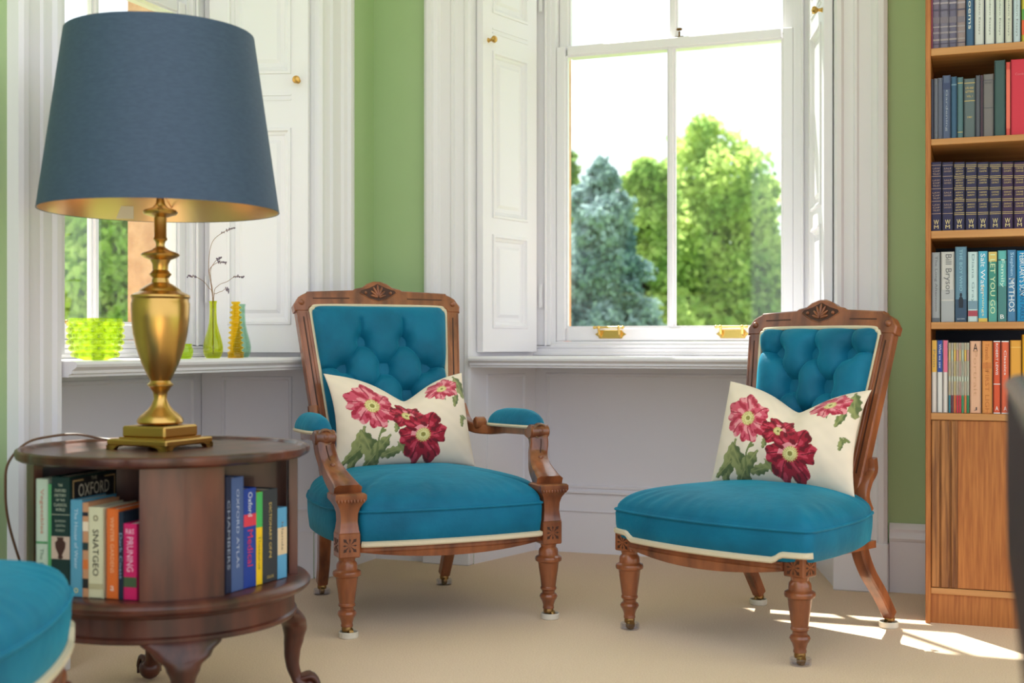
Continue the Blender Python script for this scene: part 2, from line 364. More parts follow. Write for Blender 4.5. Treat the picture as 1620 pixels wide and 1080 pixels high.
def star(mb, f, cx, cz, r):
    for k in range(8):
        a = k*PI/4; L = r*(1.25 if k % 2 else .95); wd = .0035 if k % 2 else .0018
        ca, sa = math.cos(a), math.sin(a)
        pl = [(cx+ca*.003, cz+sa*.003), (cx+ca*L*.6-sa*wd*.6, cz+sa*L*.6+ca*wd*.6), (cx+ca*L*.72-sa*wd*1.5, cz+sa*L*.72+ca*wd*1.5), (cx+ca*L, cz+sa*L), (cx+ca*L*.72+sa*wd*1.5, cz+sa*L*.72-ca*wd*1.5), (cx+ca*L*.6+sa*wd*.6, cz+sa*L*.6-ca*wd*.6)]
        mb.prism(pl, -.001, .0008, f)
def chair(name, label, loc, rz, P):
    T = thing(name, label, 'chair', loc, rz)
    hw = P['hw']; zt = P['zt']; zb = P['zb']
    # --- front legs
    for s in (-1, 1):
        x = s*hw; mb = MB()
        def fl(r, z, a):
            k = max(0, min(1, (z-.098)/.01))*max(0, min(1, (.152-z)/.01)); return r*(1-.09*k*(1-abs(math.cos(4*a))))
        mb.lathe(front_leg_profile(zt), 40, fn=fl, c=(x, 0, 0))
        mb.box((x-.030, -.030, zt), (x+.030, .030, zb), bev=.003)
        if P['arms']:
            rings = []
            for z, h in ((zb, .0285), (zb+.006, .0265), (zb+.03, .0235), (zb+.052, .0245), (zb+.068, .029), (zb+.08, .036), (zb+.088, .042), (zb+.092, .044), (zb+.104, .044), (zb+.108, .040)):
                rings.append([(x-h, -h, z), (x+h, -h, z), (x+h, h, z), (x-h, h, z)])
            mb.loft(rings)
            for k in range(9): mb.ell((x-.036+k*.009, -.044, zb+.088), (.004, .003, .005), seg=6, rg=4)
        leg = mb.build('leg', WOOD, T, smooth=30)
        mb = MB(); star(mb, lambda a, z, n: (a, -.030-n, z), x, (zt+zb)/2, .021); star(mb, lambda a, z, n, s=s, x=x: (x+s*(.030+n), a, z), 0, (zt+zb)/2, .021); mb.build('star_groove_shade', WOODD, leg)  # raised dark slivers imitate the shaded cuts of a carved star
        caster(x, 0, leg, P['cup'][0 if s < 0 else 1])
    # --- back legs
    for s in (-1, 1):
        x0, x1 = s*P['bw'], s*P['fw']; yb = P['yb']; yf = P['yf']
        path = cat([(x0, yb-.03, .33), (x0, yb-.012, .24), (x0*.6+x1*.4, yb+.015, .17), (x0*.2+x1*.8, yb+(yf-yb)*.6, .10), (x1, yf, .036)], 6)
        r = [(.019-.003*i/len(path), .0215-.005*i/len(path)) for i in range(len(path))]
        mb = MB(); mb.tube(path, r, 12, sq=True); leg = mb.build('back_leg', WOOD, T, smooth=30); caster(x1, yf, leg, P['cup'][2], -.002)
    # --- seat
    out = P['outline']; pts = cat([(x, y, 0) for x, y in out]+[(-x, y, 0) for x, y in out[::-1][1:-1]], 8, True)
    pl = [(p[0], p[1]) for p in pts]; cy = P['scy']; z0, zw, zd = P['seatz']
    rings = []
    for sc, z in ((.965, z0-.004), (.985, z0), (1.0, z0+(zw-z0)*.45), (1.004, zw-.010), (.998, zw-.003), (1.006, zw), (.998, zw+.003), (.990, zw+.006)): rings.append([(x*sc, cy+(y-cy)*sc, z) for x, y in pl])
    N = 14
    for i in range(1, N+1):
        t = i/N; sc = math.cos(t*PI/2*.995)**.82*.99; z = zw+.006+(zd-zw-.006)*math.sin(t*PI/2)**1.0
        ring = []
        for x, y in pl:
            d = 0
            if t < .55: d = .0022*math.sin(math.atan2(y-cy, x)*46+3*math.sin(math.atan2(y-cy, x)*5))*math.sin(t/.55*PI)
            ring.append((x*sc, cy+(y-cy)*sc, z+d))
        rings.append(ring)
    seat = MB().loft(rings).build('seat', VELVET, T, smooth=60)
    loop = pl+[pl[0]]
    MB().tube([(x*1.006, cy+(y-cy)*1.006, zw) for x, y in loop], .0032, 6).build('welt', VELVET, seat)
    # cream band along the front bottom, stepping up over the leg blocks
    sel = [p for p in pl if p[1] < P['pipe_y']]; sel.sort(key=lambda p: p[0]); zp = z0-.004
    rr = [[(x*1.004, (cy+(y-cy)*1.004)-.001, zp+dz(x)-.004), (x*1.008, (cy+(y-cy)*1.008)-.004, zp+dz(x)), (x*1.008, (cy+(y-cy)*1.008)-.004, zp+dz(x)+.009), (x*.99, (cy+(y-cy)*.99), zp+dz(x)+.012)] for x, y in sel for dz in (P['jog'],)]
    MB().loft(rr).build('piping', CREAMP, seat)
    # --- front rail
    inner = [(x, y) for x, y in sel if abs(x) < hw-.028]
    x0 = hw-.029; inner = [(-x0, inner[0][1]+.004)]+inner+[(x0, inner[-1][1]+.004)]
    rail = []
    for x, y in inner:
        u = 1-(x/x0)**2; yy = y+.006; zl = zt+.012-.020*u
        rail.append([(x, yy, z0-.004), (x, yy, z0-.010), (x, yy+.003, z0-.013), (x, yy+.003, z0-.020), (x, yy-.001, z0-.023), (x, yy+.004, zl), (x, yy+.026, zl-.001), (x, yy+.026, z0-.004)])
    MB().loft(rail).build('seat_rail', WOOD, T, smooth=30)
    MB().box((-hw+.03, .03, z0-.02), (hw-.03, .05, z0)).box((-hw+.035, .03, z0-.02), (-hw+.05, P['yb'], z0)).box((hw-.05, .03, z0-.02), (hw-.035, P['yb'], z0)).build('under_frame', WOOD, T, smooth=0)
    # --- back
    B = P['back']; f = back_map(B['y0'], B['z0'], B['lean']); wb, wt, H = B['wb']/2, B['wt']/2, B['H']; sw = B.get('sw', .044)
    def wat(t): return wb+(wt-wb)*t/H
    mb = MB(); th = .036
    for s in (-1, 1):
        tt = H-.055
        pl2 = [(s*(wat(-.10)), -.10), (s*wat(0), 0), (s*wat(tt), tt), (s*(wat(tt)-sw), tt), (s*(wat(0)-sw), 0), (s*(wat(-.10)-sw*.8), -.10)]
        mb.prism(pl2, -th/2, th/2, f, bev=.004)
        c = lambda k, t: s*(wat(t)-sw*k)
        mb.prism([(c(.0, .03), .03), (c(0, tt-.01), tt-.01), (c(.12, tt-.01), tt-.01), (c(.12, .03), .03)], th/2-.002, th/2+.003, f, bev=.001)
        mb.prism([(c(.72, .03), .03), (c(.72, tt-.01), tt-.01), (c(.95, tt-.01), tt-.01), (c(.95, .03), .03)], th/2-.002, th/2+.004, f, bev=.001)
    # top rail with eared corners and a pointed crest
    e = .012; ear = [(wt, H-.062), (wt+.003, H-.040), (wt-.004, H-.030), (wt-.014, H-.014), (wt-.030, H-.004), (wt-.042, H+.001), (wt-.044, H+.006), (.085, H+.013), (.078, H+.018), (.052, H+.024), (.036, H+.036), (.012, H+.045)]
    top = ear+[(-x, t) for x, t in ear[::-1]]
    low = [(-(wt-.044), H-.062), (-(wt-.050), H-.050), (-(wt-.066), H-.044), (-.06, H-.042), (-.03, H-.040), (0, H-.038)]
    low = low+[(-x, t) for x, t in low[::-1][1:]]
    poly = top+low
    mb.prism(poly, -th/2, th/2+.002, f, bev=.004)
    mb.prism([(-(wb-.01), -.03), (wb-.01, -.03), (wb-.01, .02), (-(wb-.01), .02)], -th/2, th/2, f, bev=.004)
    fr = mb.build('back_frame', WOOD, T, smooth=30)
    for s in (-1, 1): MB().ell(f(s*(wt-.024), H-.032, th/2+.002), (.010, .009, .010)).build('boss', WOOD, fr)
    mb = MB(); n0 = th/2+.0015
    for s in (-1, 1):
        mb.prism([(s*.10, H-.018), (s*(wt-.062), H-.020), (s*(wt-.062), H-.0165), (s*.10, H-.0145)], n0, n0+.0012, f)
        c = lambda k, t: s*(wat(t)-sw*k)
        mb.prism([(c(.42, .04), .04), (c(.42, H-.08), H-.08), (c(.52, H-.08), H-.08), (c(.52, .04), .04)], th/2-.001, th/2+.001, f)
    dia = [(.062, H+.004), (.058, H+.012), (.03, H+.020), (.0, H+.034), (-.03, H+.020), (-.058, H+.012), (-.062, H+.004), (-.03, H-.016), (0, H-.024), (.03, H-.016)]
    mb.prism(dia, n0, n0+.0012, f); mb.build('groove_shade', WOODD, fr)  # dark strips and diamond, slightly proud, colour in the shade of recesses
    mb = MB()
    for k in range(7):
        a = math.radians(-72+24*k); L = .038-.004*abs(k-3)
        c0 = Vector(f(math.sin(a)*L*.58, H-.018+math.cos(a)*L*.70+.004, n0+.002))
        Mr = Matrix.Translation(c0) @ Matrix.Rotation(-B['lean'], 4, 'X') @ Matrix.Rotation(a, 4, 'Y'); mb.ell((0, 0, 0), (.0045, .0045, L*.52), M=Mr, seg=8)
    for s in (-1, 1): mb.ell(f(s*.043, H+.003, n0+.002), (.0055, .005, .0055), seg=8)
    for s in (-1, 1):
        mb.tube([f(s*.064, H+.004, n0), f(s*.058, H+.013, n0), f(s*.03, H+.021, n0), f(0, H+.036, n0)], .0018, 6); mb.tube([f(s*.064, H+.004, n0), f(s*.03, H-.017, n0), f(0, H-.026, n0)], .0018, 6)
    mb.build('crest_carving', WOOD, fr, smooth=60)
    # tufted upholstery
    pb = lambda t: wat(t)-sw-.004; Ht = H-.044; t0 = -.03
    NX, NT = 150, 170
    btn = B['btn']; seg = B['seg']
    def hgt(x, t):
        q = abs(x)/pb(t); q2 = abs((t-(t0+Ht)/2)/((Ht-t0)/2)); h = .050*max(0, 1-q**9)**.5*max(0, 1-q2**12)**.5
        e = 1
        for bx, bt in btn:
            d = math.hypot(x-bx, t-bt); h -= .030*math.exp(-(d/.017)**1.5)
        for (ax, at), (cx, ct) in seg:
            dx, dt = cx-ax, ct-at; L2 = dx*dx+dt*dt; k = max(0, min(1, ((x-ax)*dx+(t-at)*dt)/L2)); d = math.hypot(x-ax-dx*k, t-at-dt*k)
            h -= .009*math.exp(-(d/.004)**1.2)+.015*math.exp(-(d/.026)**1.5)
        return h
    V = []; F = []; R = []
    for j in range(NT+1):
        t = t0+(Ht-t0)*j/NT
        for i in range(NX+1):
            x = pb(t)*(2*i/NX-1)
            cr = .03; ex = 0
            if t > Ht-cr and abs(x) > pb(t)-cr:       # rounded upper corners
                px, pt = abs(x)-(pb(t)-cr), t-(Ht-cr); L = max(px, pt)/max(1e-6, math.hypot(px, pt)); sx = math.copysign(pb(t)-cr+px*L, x); tt2 = Ht-cr+pt*L
            else: sx, tt2 = x, t
            V.append(f(sx, tt2, .012+hgt(x, t)))
    for j in range(NT):
        for i in range(NX): a = j*(NX+1)+i; F.append((a, a+1, a+NX+2, a+NX+1))
    mb = MB(); mb.add(V, F)
    mb.prism([(-pb(t0)+.002, t0), (pb(t0)-.002, t0), (pb(Ht)-.006, Ht-.02), (pb(Ht)-.03, Ht-.003), (-pb(Ht)+.03, Ht-.003), (-pb(Ht)+.006, Ht-.02)], -.014, .013, f)
    bk = mb.build('backrest', VELVET, T, smooth=70)
    edge = [f(s*(pb(t)+.002), t, .016) for s, rng in ((-1, (0, 1)),) for t in (t0, Ht*.3, Ht*.6, Ht-.03)]+[f(-(pb(Ht)-.010), Ht-.009, .016), f(-(pb(Ht)-.03), Ht+.001, .016), f(0, Ht+.003, .016), f(pb(Ht)-.03, Ht+.001, .016), f(pb(Ht)-.010, Ht-.009, .016)]+[f(pb(t)+.002, t, .016) for t in (Ht-.03, Ht*.6, Ht*.3, t0)]
    MB().tube(cat(edge, 6), (.0065), 8).build('piping', CREAMP, bk)
    for bx, bt in btn:
        p = Vector(f(bx, bt, .012+hgt(bx, bt)+.013)); M = Matrix.Translation(p) @ Matrix.Rotation(PI/2-B['lean'], 4, 'X')
        MB().ell((0, 0, 0), (.012, .012, .0075), M=M, seg=16).build('button', VELVET, bk)
    # side bracket between stile and seat
    if not P['arms']:
        for s in (-1, 1):
            mb = MB(); x = s*(wb+.006)
            mb.tube(cat([(x, B['y0']+.030, B['z0']+.085), (x, B['y0']+.034, B['z0']+.05), (x, B['y0']+.005, B['z0']+.02), (x, B['y0']-.01, B['z0']-.02), (x, B['y0']+.012, B['z0']-.06)], 5), (.012, .018), 10, sq=True); mb.build('bracket', WOOD, T)
    # --- arms
    if P['arms']:
        for s in (-1, 1):
            A = MB(); zc = zb+.108
            X = lambda k: s*(hw+.028*k)
            path = cat([(X(0), -.004, zc-.004), (X(.1), .03, zc+.012), (X(.35), .085, zc+.040), (X(.7), .118, zc+.075), (X(.95), .128, zc+.105), (X(1), .140, zc+.132), (X(1), .175, zc+.146)], 5)
            n = len(path); r = []
            for i in range(n):
                k = i/(n-1); r.append((.040-.014*min(1, k*2.2)+.002*k, .028-.010*min(1, k*2.2)))
            A.tube(path, r, sq=True)
            sc = Matrix.Translation((X(1), .135, zc+.142)) @ Matrix.Rotation(PI/2, 4, 'Y')
            A.lathe([(.004, -.031), (.018, -.031), (.022, -.027), (.024, 0), (.022, .027), (.018, .031), (.004, .031)], 28, M=sc)
            # front volute face
            sf = Matrix.Translation((X(1), .122, zc+.144)) @ Matrix.Rotation(PI/2, 4, 'X')
            A.lathe([(.025, -.03), (.025, .002), (.023, .006), (.019, .006), (.017, .002), (.011, .003), (.010, .008), (.006, .011), (.002, .012)], 28, M=sf)
            yb2 = B['y0']; bx = s*(wat(.15)-.012)
            rail = cat([(X(1), .14, zc+.145), (X(.95), .25, zc+.142), (X(.6), .36, zc+.138), (X(.1), .44, zc+.130), (s*(wat(.13)+.022), .50, zc+.134), (s*(wat(.15)+.006), .545, zc+.155), (s*(wat(.2)-.004), .58, zc+.205)], 6)
            A.tube(rail, (.0165, .0155), sq=True)
            sb = Matrix.Translation((s*(wat(.13)+.030), .475, zc+.152)) @ Matrix.Rotation(PI/2, 4, 'Y'); A.lathe([(.004, -.018), (.015, -.018), (.019, -.014), (.019, .014), (.015, .018), (.007, .018), (.006, .023), (.002, .024)], 22, M=sb)
            arm = A.build('armrest', WOOD, T, smooth=35)
            mb = MB(); i3 = int(n*.42)
            for i0, i1 in ((4, i3-1), (i3+2, n-8)):
                pp = [Vector(path[i])+Vector((0, -r[i][1]-.0005, .004)) for i in range(i0, i1)]
                if len(pp) > 2: MB().tube(pp, .0018, 6).build('groove_shade', WOODD, arm)  # thin dark tube painted as a groove's shade
            p = Vector(path[i3]); mb = MB(); mb.ell((p.x, p.y-r[i3][1], p.z+.006), (.008, .007, .008)); mb.build('boss', WOOD, arm)
            # pad
            pr = []; NP = 16
            for i in range(NP+1):
                k = i/NP; y = .125+.335*k; q = max(0, 1-abs(2*k-1)**3.2)**.5; xc = X(1-.75*max(0, k-.25)); wd = .036*(.35+.65*q); h = .006+.046*q
                zb2 = zc+.158-.008*k
                pr.append([(xc+wd*math.cos(a), y, zb2+(h*math.sin(a) if math.sin(a) > 0 else .006*math.sin(a))) for a in [2*PI*j/20 for j in range(20)]])
            pad = MB().loft(pr).build('arm_pad', VELVET, arm, smooth=60)
            pp = []
            for sgn in (1, -1):
                for i in (range(NP+1) if sgn > 0 else range(NP, -1, -1)):
                    k = i/NP; y = .125+.335*k; q = max(0, 1-abs(2*k-1)**3.2)**.5; xc = X(1-.75*max(0, k-.25)); wd = .035*(.35+.65*q); pp.append((xc+sgn*wd, y, zc+.156-.008*k))
            MB().tube(pp+[pp[0]], .0055, 6).build('piping', CREAMP, pad)
    return T
def diamonds(rows, sp, dt, ttop):
    """alternating button rows: list of counts; returns buttons and crease segments"""
    btn = []; seg = []; R = []
    for k, n in enumerate(rows): R.append([((i-(n-1)/2)*sp, ttop-k*dt) for i in range(n)])
    for r in R: btn += r
    for a, b in zip(R, R[1:]):
        for p in a:
            for q in b:
                if abs(p[0]-q[0]) < sp*.6: seg.append((p, q))
    return btn, seg, R
b1, s1, R1 = diamonds([2, 3, 2, 3], .142, .092, .405)
for p in R1[0]: s1.append((p, (p[0]*1.02, .475)))
for p in (R1[1][0], R1[1][2]): s1.append((p, (math.copysign(.26, p[0]), p[1]+.002)))
P1 = dict(hw=.305, zt=.222, zb=.290, arms=True, cup=(False, False, True), bw=.222, fw=.21, yb=.555, yf=.625,
    outline=[(0, -.052), (.12, -.048), (.22, -.036), (.268, -.026), (.274, .0), (.276, .034), (.300, .044), (.328, .08), (.336, .2), (.322, .36), (.285, .50), (.255, .56), (.15, .572), (0, .575)],
    scy=.28, seatz=(.256, .345, .436), pipe_y=-.022, jog=lambda x: 0,
    back=dict(y0=.555, z0=.42, lean=math.atan2(.155, .54), wb=.475, wt=.572, H=.570, btn=b1, seg=s1))
ARM = chair('armchair', 'teal velvet button-back armchair with carved walnut frame and padded arms, between the two windows', (*room(-.173, 3.59), 0), TH+math.atan2(.396, .918), P1)
b2, s2, R2 = diamonds([3, 2, 3, 2], .118, .098, .385)
for p in R2[0]: s2.append((p, (p[0]*1.05, .47)))
for p in (R2[0][0], R2[0][2]): s2.append((p, (math.copysign(.23, p[0]), p[1]+.004)))
P2 = dict(hw=.281, zt=.222, zb=.272, arms=False, cup=(True, True, False), bw=.20, fw=.222, yb=.43, yf=.545,
    outline=[(0, -.075), (.12, -.068), (.22, -.052), (.29, -.034), (.318, -.014), (.322, .03), (.316, .12), (.294, .26), (.258, .37), (.225, .44), (.15, .463), (0, .466)],
    scy=.22, seatz=(.262, .338, .418), pipe_y=-.0, jog=lambda x: .016*max(0, min(1, (abs(x)-.235)/.02)),
    back=dict(y0=.435, z0=.40, lean=math.atan2(.125, .5), wb=.40, wt=.50, H=.505, btn=b2, seg=s2, sw=.040))
LOW = chair('nursing_chair', 'low armless teal velvet chair with carved walnut frame, nearest the bookcase', (*room(.528, 3.378), 0), TH-math.radians(46), P2)
P3 = dict(P2); cc = room(-1.03, 1.92); a3 = TH+math.radians(95)
c3 = (cc[0]-math.sin(a3)*-.0, cc[1])
off = Vector((0, .22*1.08, 0)); off.rotate(Matrix.Rotation(a3, 3, 'Z'))
NEAR = chair('side_chair', 'teal velvet chair seat with cream edging, cut off in front of the round table', (cc[0]-off.x, cc[1]-off.y, 0), a3, P3); NEAR.scale = (1.08, .98, 1.08)
# ---------------------------------------------------------------- cushions
def painter(variant):
    rs = np.random.RandomState(3)
    def noise(u, v, k, s): return np.sin(u*k+s)*np.cos(v*k*1.3+s*2)+.5*np.sin(u*k*2.3+v*k*1.7+s*3)
    base = np.array(lin((244, 226, 206))[:3])
    PINK = [lin(c)[:3] for c in ((236, 150, 158), (214, 84, 108), (176, 36, 64))]; RED = [lin(c)[:3] for c in ((204, 60, 84), (160, 20, 48), (108, 8, 30))]
    GRN = [lin(c)[:3] for c in ((172, 172, 112), (120, 130, 76), (66, 86, 52))]
    fl = [(.245, .60, .285, 0, .3), (.49, .55, .20, 1, 1.2), (.60, .28, .30, 1, .0), (.80, .83, .215, 0, .8)]
    leaf = [(.14, .17, .21, 1.3), (.22, .15, .22, 2.1), (.28, .12, .2, .9), (.10, .10, .12, .6), (.38, .10, .13, .3), (.46, .13, .10, 2.4), (.95, .82, .16, 1.9), (.90, .66, .10, 1.2), (.44, .66, .07, .9), (.93, .42, .07, 1.4), (.41, .38, .09, 1.3)]
    stem = [((.34, .42), (.28, .05)), ((.80, .72), (.95, .45)), ((.88, .68), (.97, .46)), ((.32, .32), (.24, .10))]
    def col(u, v):
        c = np.broadcast_to(base, u.shape+(3,)).copy(); n = noise(u, v, 30, 1)*.04
        c *= (1+n*.4)[..., None]
        for lx, ly, L, a in leaf:
            dx, dy = (u-lx)*1.5, v-ly; ca, sa = math.cos(a), math.sin(a); p = (dx*ca+dy*sa)/L; q = (-dx*sa+dy*ca)/L
            w = .36*(1-p*p)+.05*np.sin(p*14)
            m = (np.abs(q) < w) & (np.abs(p) < 1); k = np.clip((q/.36+.5+.4*noise(u, v, 40, lx*9)), 0, 1)
            cc = np.array(GRN[0])*(k[..., None])+np.array(GRN[2])*(1-k[..., None]); cc[np.abs(q) < .03] = GRN[0]; c[m] = (cc*.6+np.array(GRN[1])*.4)[m]
        for (x0, y0), (x1, y1) in stem:
            dx, dy = (x1-x0)*1.5, y1-y0; L2 = dx*dx+dy*dy; k = np.clip((((u-x0)*1.5)*dx+(v-y0)*dy)/L2, 0, 1); bend = .05*np.sin(k*PI)
            d = np.hypot((u-x0)*1.5-dx*k+bend, v-y0-dy*k); c[d < .015] = GRN[1]
        for fx, fy, R, kind, ph in fl:
            dx, dy = (u-fx)*1.5, (v-fy)*(1.35 if fy > .8 else 1.0); r = np.hypot(dx, dy)/R; a = np.arctan2(dy, dx)+ph
            n = noise(u, v, 22, fx*20)
            edge = .70+.24*np.abs(np.cos(a*3))**.5+.05*np.sin(a*13)*.8+.06*n+.06*np.sin(a*2+fx*9)
            m = r < edge; cols = RED if kind else PINK
            k = .5+.34*np.cos(a*6+1.5*np.sin(r*5))-.25*(r-.6)+.30*noise(u, v, 38, 4)+.16*np.sin(a*26)*r
            k = np.clip(k, 0, 1); q = np.zeros(u.shape+(3,)); q[:] = cols[1]; q[k > .72] = cols[0]; q[k < .25] = cols[2]
            gap = (np.abs(np.sin(a*3+.25*np.sin(r*6))) < .07+.02/np.maximum(r, .1)) & (r > .35); q[gap] = cols[2] if kind else np.array(cols[2])*.9
            if kind: 
                pk = (r < .45) & (a % (2*PI) > 1.0) & (a % (2*PI) < 3.2); q[pk & (k > .35)] = PINK[0]
            c[m] = q[m]
            ce = r < .27+.03*np.sin(a*19); cy = np.zeros(u.shape+(3,)); cy[:] = lin((232, 222, 158))[:3]; cy[(np.sin(a*19) > .3) & (r > .14)] = lin((196, 176, 96))[:3]; cy[(r < .09)] = lin((150, 140, 70))[:3]
            c[ce] = cy[ce]
        return c
    return col
FABM = bpy.data.materials.new('printed_linen'); FABM.use_nodes = True
_n = FABM.node_tree.nodes; _l = FABM.node_tree.links; _a = _n.new('ShaderNodeVertexColor'); _a.layer_name = 'print'; _l.new(_a.outputs[0], _n['Principled BSDF'].inputs['Base Color']); _n['Principled BSDF'].inputs['Roughness'].default_value = .9
_n['Principled BSDF'].inputs['Sheen Weight'].default_value = .2
_t = _n.new('ShaderNodeTexNoise'); _t.inputs['Scale'].default_value = 350; _b = _n.new('ShaderNodeBump'); _b.inputs['Strength'].default_value = .3; _b.inputs['Distance'].default_value = .002; _l.new(_t.outputs[0], _b.inputs['Height']); _l.new(_b.outputs[0], _n['Principled BSDF'].inputs['Normal'])
def cushion(label, loc, rot, W, H, T, dip, tilt):
    NX, NY = 240, 170
    u = np.linspace(0, 1, NX); v = np.linspace(0, 1, NY); U, V = np.meshgrid(u, v)
    X = 2*U-1; Y = 2*V-1
    ex = 1-.07*(1-Y**2)**1.0*1; ey = 1-.10*(1-X**2)
    px = X*W/2*ex; py = Y*H/2*ey
    dp = dip*np.exp(-(np.abs(X-.08)/.42)**1.5)*((Y+1)/2)**1.6
    py = py-dp*H
    th = T/2*np.clip(1-np.abs(X)**2.6, 0, 1)**.62*np.clip(1-np.abs(Y)**2.6, 0, 1)**.62*(1-.35*dp/dip*1.0)
    th += .0016*np.sin(X*17+Y*6)*np.clip(1-np.abs(X)**4, 0, 1)*np.clip(1-np.abs(Y)**4, 0, 1)
    th += -.006*np.exp(-((np.abs(X-.08)-(1-V)*.3)/.07)**2)*V**2*np.clip(1-Y**8, 0, 1)
    th[0, :] = th[-1, :] = 0; th[:, 0] = th[:, -1] = 0
    bend = .025*(Y**2)
    Vf = np.stack([px, -th+bend, py], -1).reshape(-1, 3); Vb = np.stack([px, th*.8+bend, py], -1).reshape(-1, 3)
    idx = np.arange(NX*NY).reshape(NY, NX)
    q = np.stack([idx[:-1, :-1], idx[:-1, 1:], idx[1:, 1:], idx[1:, :-1]], -1).reshape(-1, 4)
    # share the border vertices
    bmap = np.arange(NX*NY)+NX*NY; border = np.concatenate([idx[0], idx[-1], idx[:, 0], idx[:, -1]]); bmap[border] = border
    qb = bmap[q][:, ::-1]
    me = bpy.data.meshes.new('cushion'); me.from_pydata(np.concatenate([Vf, Vb]).tolist(), [], np.concatenate([q, qb]).tolist())
    colr = painter(0)(U, V).reshape(-1, 3); bk = np.tile(np.array(lin((226, 212, 188))[:3]), (NX*NY, 1))
    ca = me.color_attributes.new('print', 'FLOAT_COLOR', 'POINT'); al = np.concatenate([np.concatenate([colr, bk]), np.ones((2*NX*NY, 1))], 1).astype(np.float32); ca.data.foreach_set('color', al.ravel())
    me.polygons.foreach_set('use_smooth', [True]*len(me.polygons)); me.materials.append(FABM)
    o = bpy.data.objects.new('cushion', me); C.objects.link(o); o.location = loc; o.rotation_mode = 'XYZ'
    o.rotation_euler = rot; tag(o, label, 'cushion', 'flowered cushions on the chairs'); return o
def local(T, x, y, z): 
    v = Vector((x, y, 0)); v.rotate(Matrix.Rotation(T.rotation_euler.z, 3, 'Z')); return (T.location.x+v.x, T.location.y+v.y, z)
def crot(T, lean, roll, yaw=0):
    return (Matrix.Rotation(T.rotation_euler.z+yaw, 3, 'Z') @ Matrix.Rotation(-lean, 3, 'X') @ Matrix.Rotation(roll, 3, 'Y')).to_euler()
cushion('cream linen cushion printed with red and pink flowers, leaning on the armchair back', local(ARM, .012, .475, .572), crot(ARM, .38, 0.0), .47, .325, .13, .26, 0)
cushion('cream linen cushion printed with red and pink flowers, leaning on the low armless chair back', local(LOW, .012, .345, .549), crot(LOW, .36, .04, .22), .43, .315, .13, .22, 0)
# ---------------------------------------------------------------- books
def book(label, loc, rz, w, h, d, col, titles=(), bands=(), group=None, rough=.55, cover_face=None, lean=0, name='book'):
    """origin bottom front left of the spine, spine faces -y; titles: (text, colour, centre 0-1, length m, height m, rotated)"""
    T = thing(name, label, 'book', loc, rz, group)
    if lean: T.rotation_euler = (0, lean, rz)
    t = .0022; mc = plain(col, rough)
    MB().box((0, 0, 0), (w, t+.0012, h), bev=.0012).box((0, 0, 0), (t, d, h)).box((w-t, 0, 0), (w, d, h)).build('cover', mc, T, smooth=0)
    MB().box((t+.0002, .003, .003), (w-t-.0002, d-.003, h-.003)).build('page_block', PAGES, T, smooth=0)
    for z0, z1, c in bands: MB().box((.0003, -.0006, z0*h), (w-.0003, .0006, z1*h)).build('spine_band', plain(c, .5), T, smooth=0)
    f = lambda a, z, n: (a, -n, z)
    for s, c, zc, L, H, rot in titles:
        if rot: zc = min(zc, .965-L/2/h)
        mb = MB(); text_mesh(mb, s, f, L, H, w/2, zc*h, .0011, rot); mb.build('spine_title', plain(c, .45), T, smooth=0, fix=False)
    if 'standing figure' in label or 'urn picture' in label:
        c = w/2; mb = MB()
        if 'urn' in label: P = [(.003, -.022), (.006, -.020), (.004, -.014), (.011, .0), (.012, .010), (.006, .016), (.008, .021)]; zc = .405*h
        else: P = [(.006, -.018), (.0065, .004), (.004, .012), (.0018, .014), (.0034, .018), (.0026, .023), (.0008, .025)]; zc = .27*h
        mb.prism([(c+a, zc+b) for a, b in P]+[(c-a, zc+b) for a, b in P[::-1]], .0004, .0012, f); mb.build('spine_picture', plain((70, 40, 34) if 'urn' in label else (26, 36, 52), .5), T, smooth=0)
    return T
# ---------------------------------------------------------------- oak bookcase
VB = -.459; BU0 = on_v(1464, VB)[0]; BW = 1.05; BD = .43
def bz(y): return zy(y, on_v(1540, VB)[1])
BC = thing('bookcase', 'tall oak bookcase with open shelves over a cupboard, right of the window', 'bookcase', (BU0, VB, 0))
BHT = 2.12;  SH = [(71, 83), (216, 226), (363, 375), (509, 520), (654.5, 665)]
MB().box((0, 0, 0), (.0145, BD, BHT), bev=.002).build('side_panel', OAK, BC, smooth=0)
MB().box((BW-.020, 0, 0), (BW, BD, BHT), bev=.002).build('side_panel', OAK, BC, smooth=0)
MB().box((.0146, BD-.012, 0.04), (BW-.020, BD, BHT)).build('back_panel', plain((38, 46, 74), .7), BC, smooth=0)  # navy colour stands in for the unlit depth behind the books
MB().box((-.01, -.012, BHT), (BW+.01, BD, BHT+.03), bev=.004).build('top_board', OAK, BC, smooth=0)
OAKS = mat('oak_shelf', (206, 150, 94), .5, noise=30, col2=(184, 126, 72), stretch=(.07, 1, 1), detail=8)
shz = []
for a, b in SH:
    z1, z0 = bz(a), bz(b); shz.append(z1); MB().box((.0147, .004, z0), (BW-.0205, BD-.0125, z1), bev=.0015).build('shelf', OAKS, BC, smooth=0)
MB().box((.0147, .006, .085), (BW-.0205, BD-.0125, .103), bev=.0015).build('shelf', OAKS, BC, smooth=0)
MB().box((.0147, .014, 0), (BW-.0205, .032, .084)).build('plinth', OAK, BC, smooth=0)
dz0, dz1 = .104, bz(665)-.001
mb = MB(); mb.box((.0150, .012, dz0), (.60, .030, dz1))
for a, b in ((.0165, .038), (.042, .066), (.070, .082)): mb.box((a, .004, dz0+.001), (b, .0125, dz1-.001), bev=.002)
dr = mb.build('door', OAKD, BC, smooth=0)
MB().box((.0885, .009, dz0+.001), (.60, .0125, dz1-.001), bev=.001).build('door_panel', OAK, dr, smooth=0)
MB().box((.605, .008, dz0), (BW-.021, .030, dz1)).build('door', OAK, BC, smooth=0)
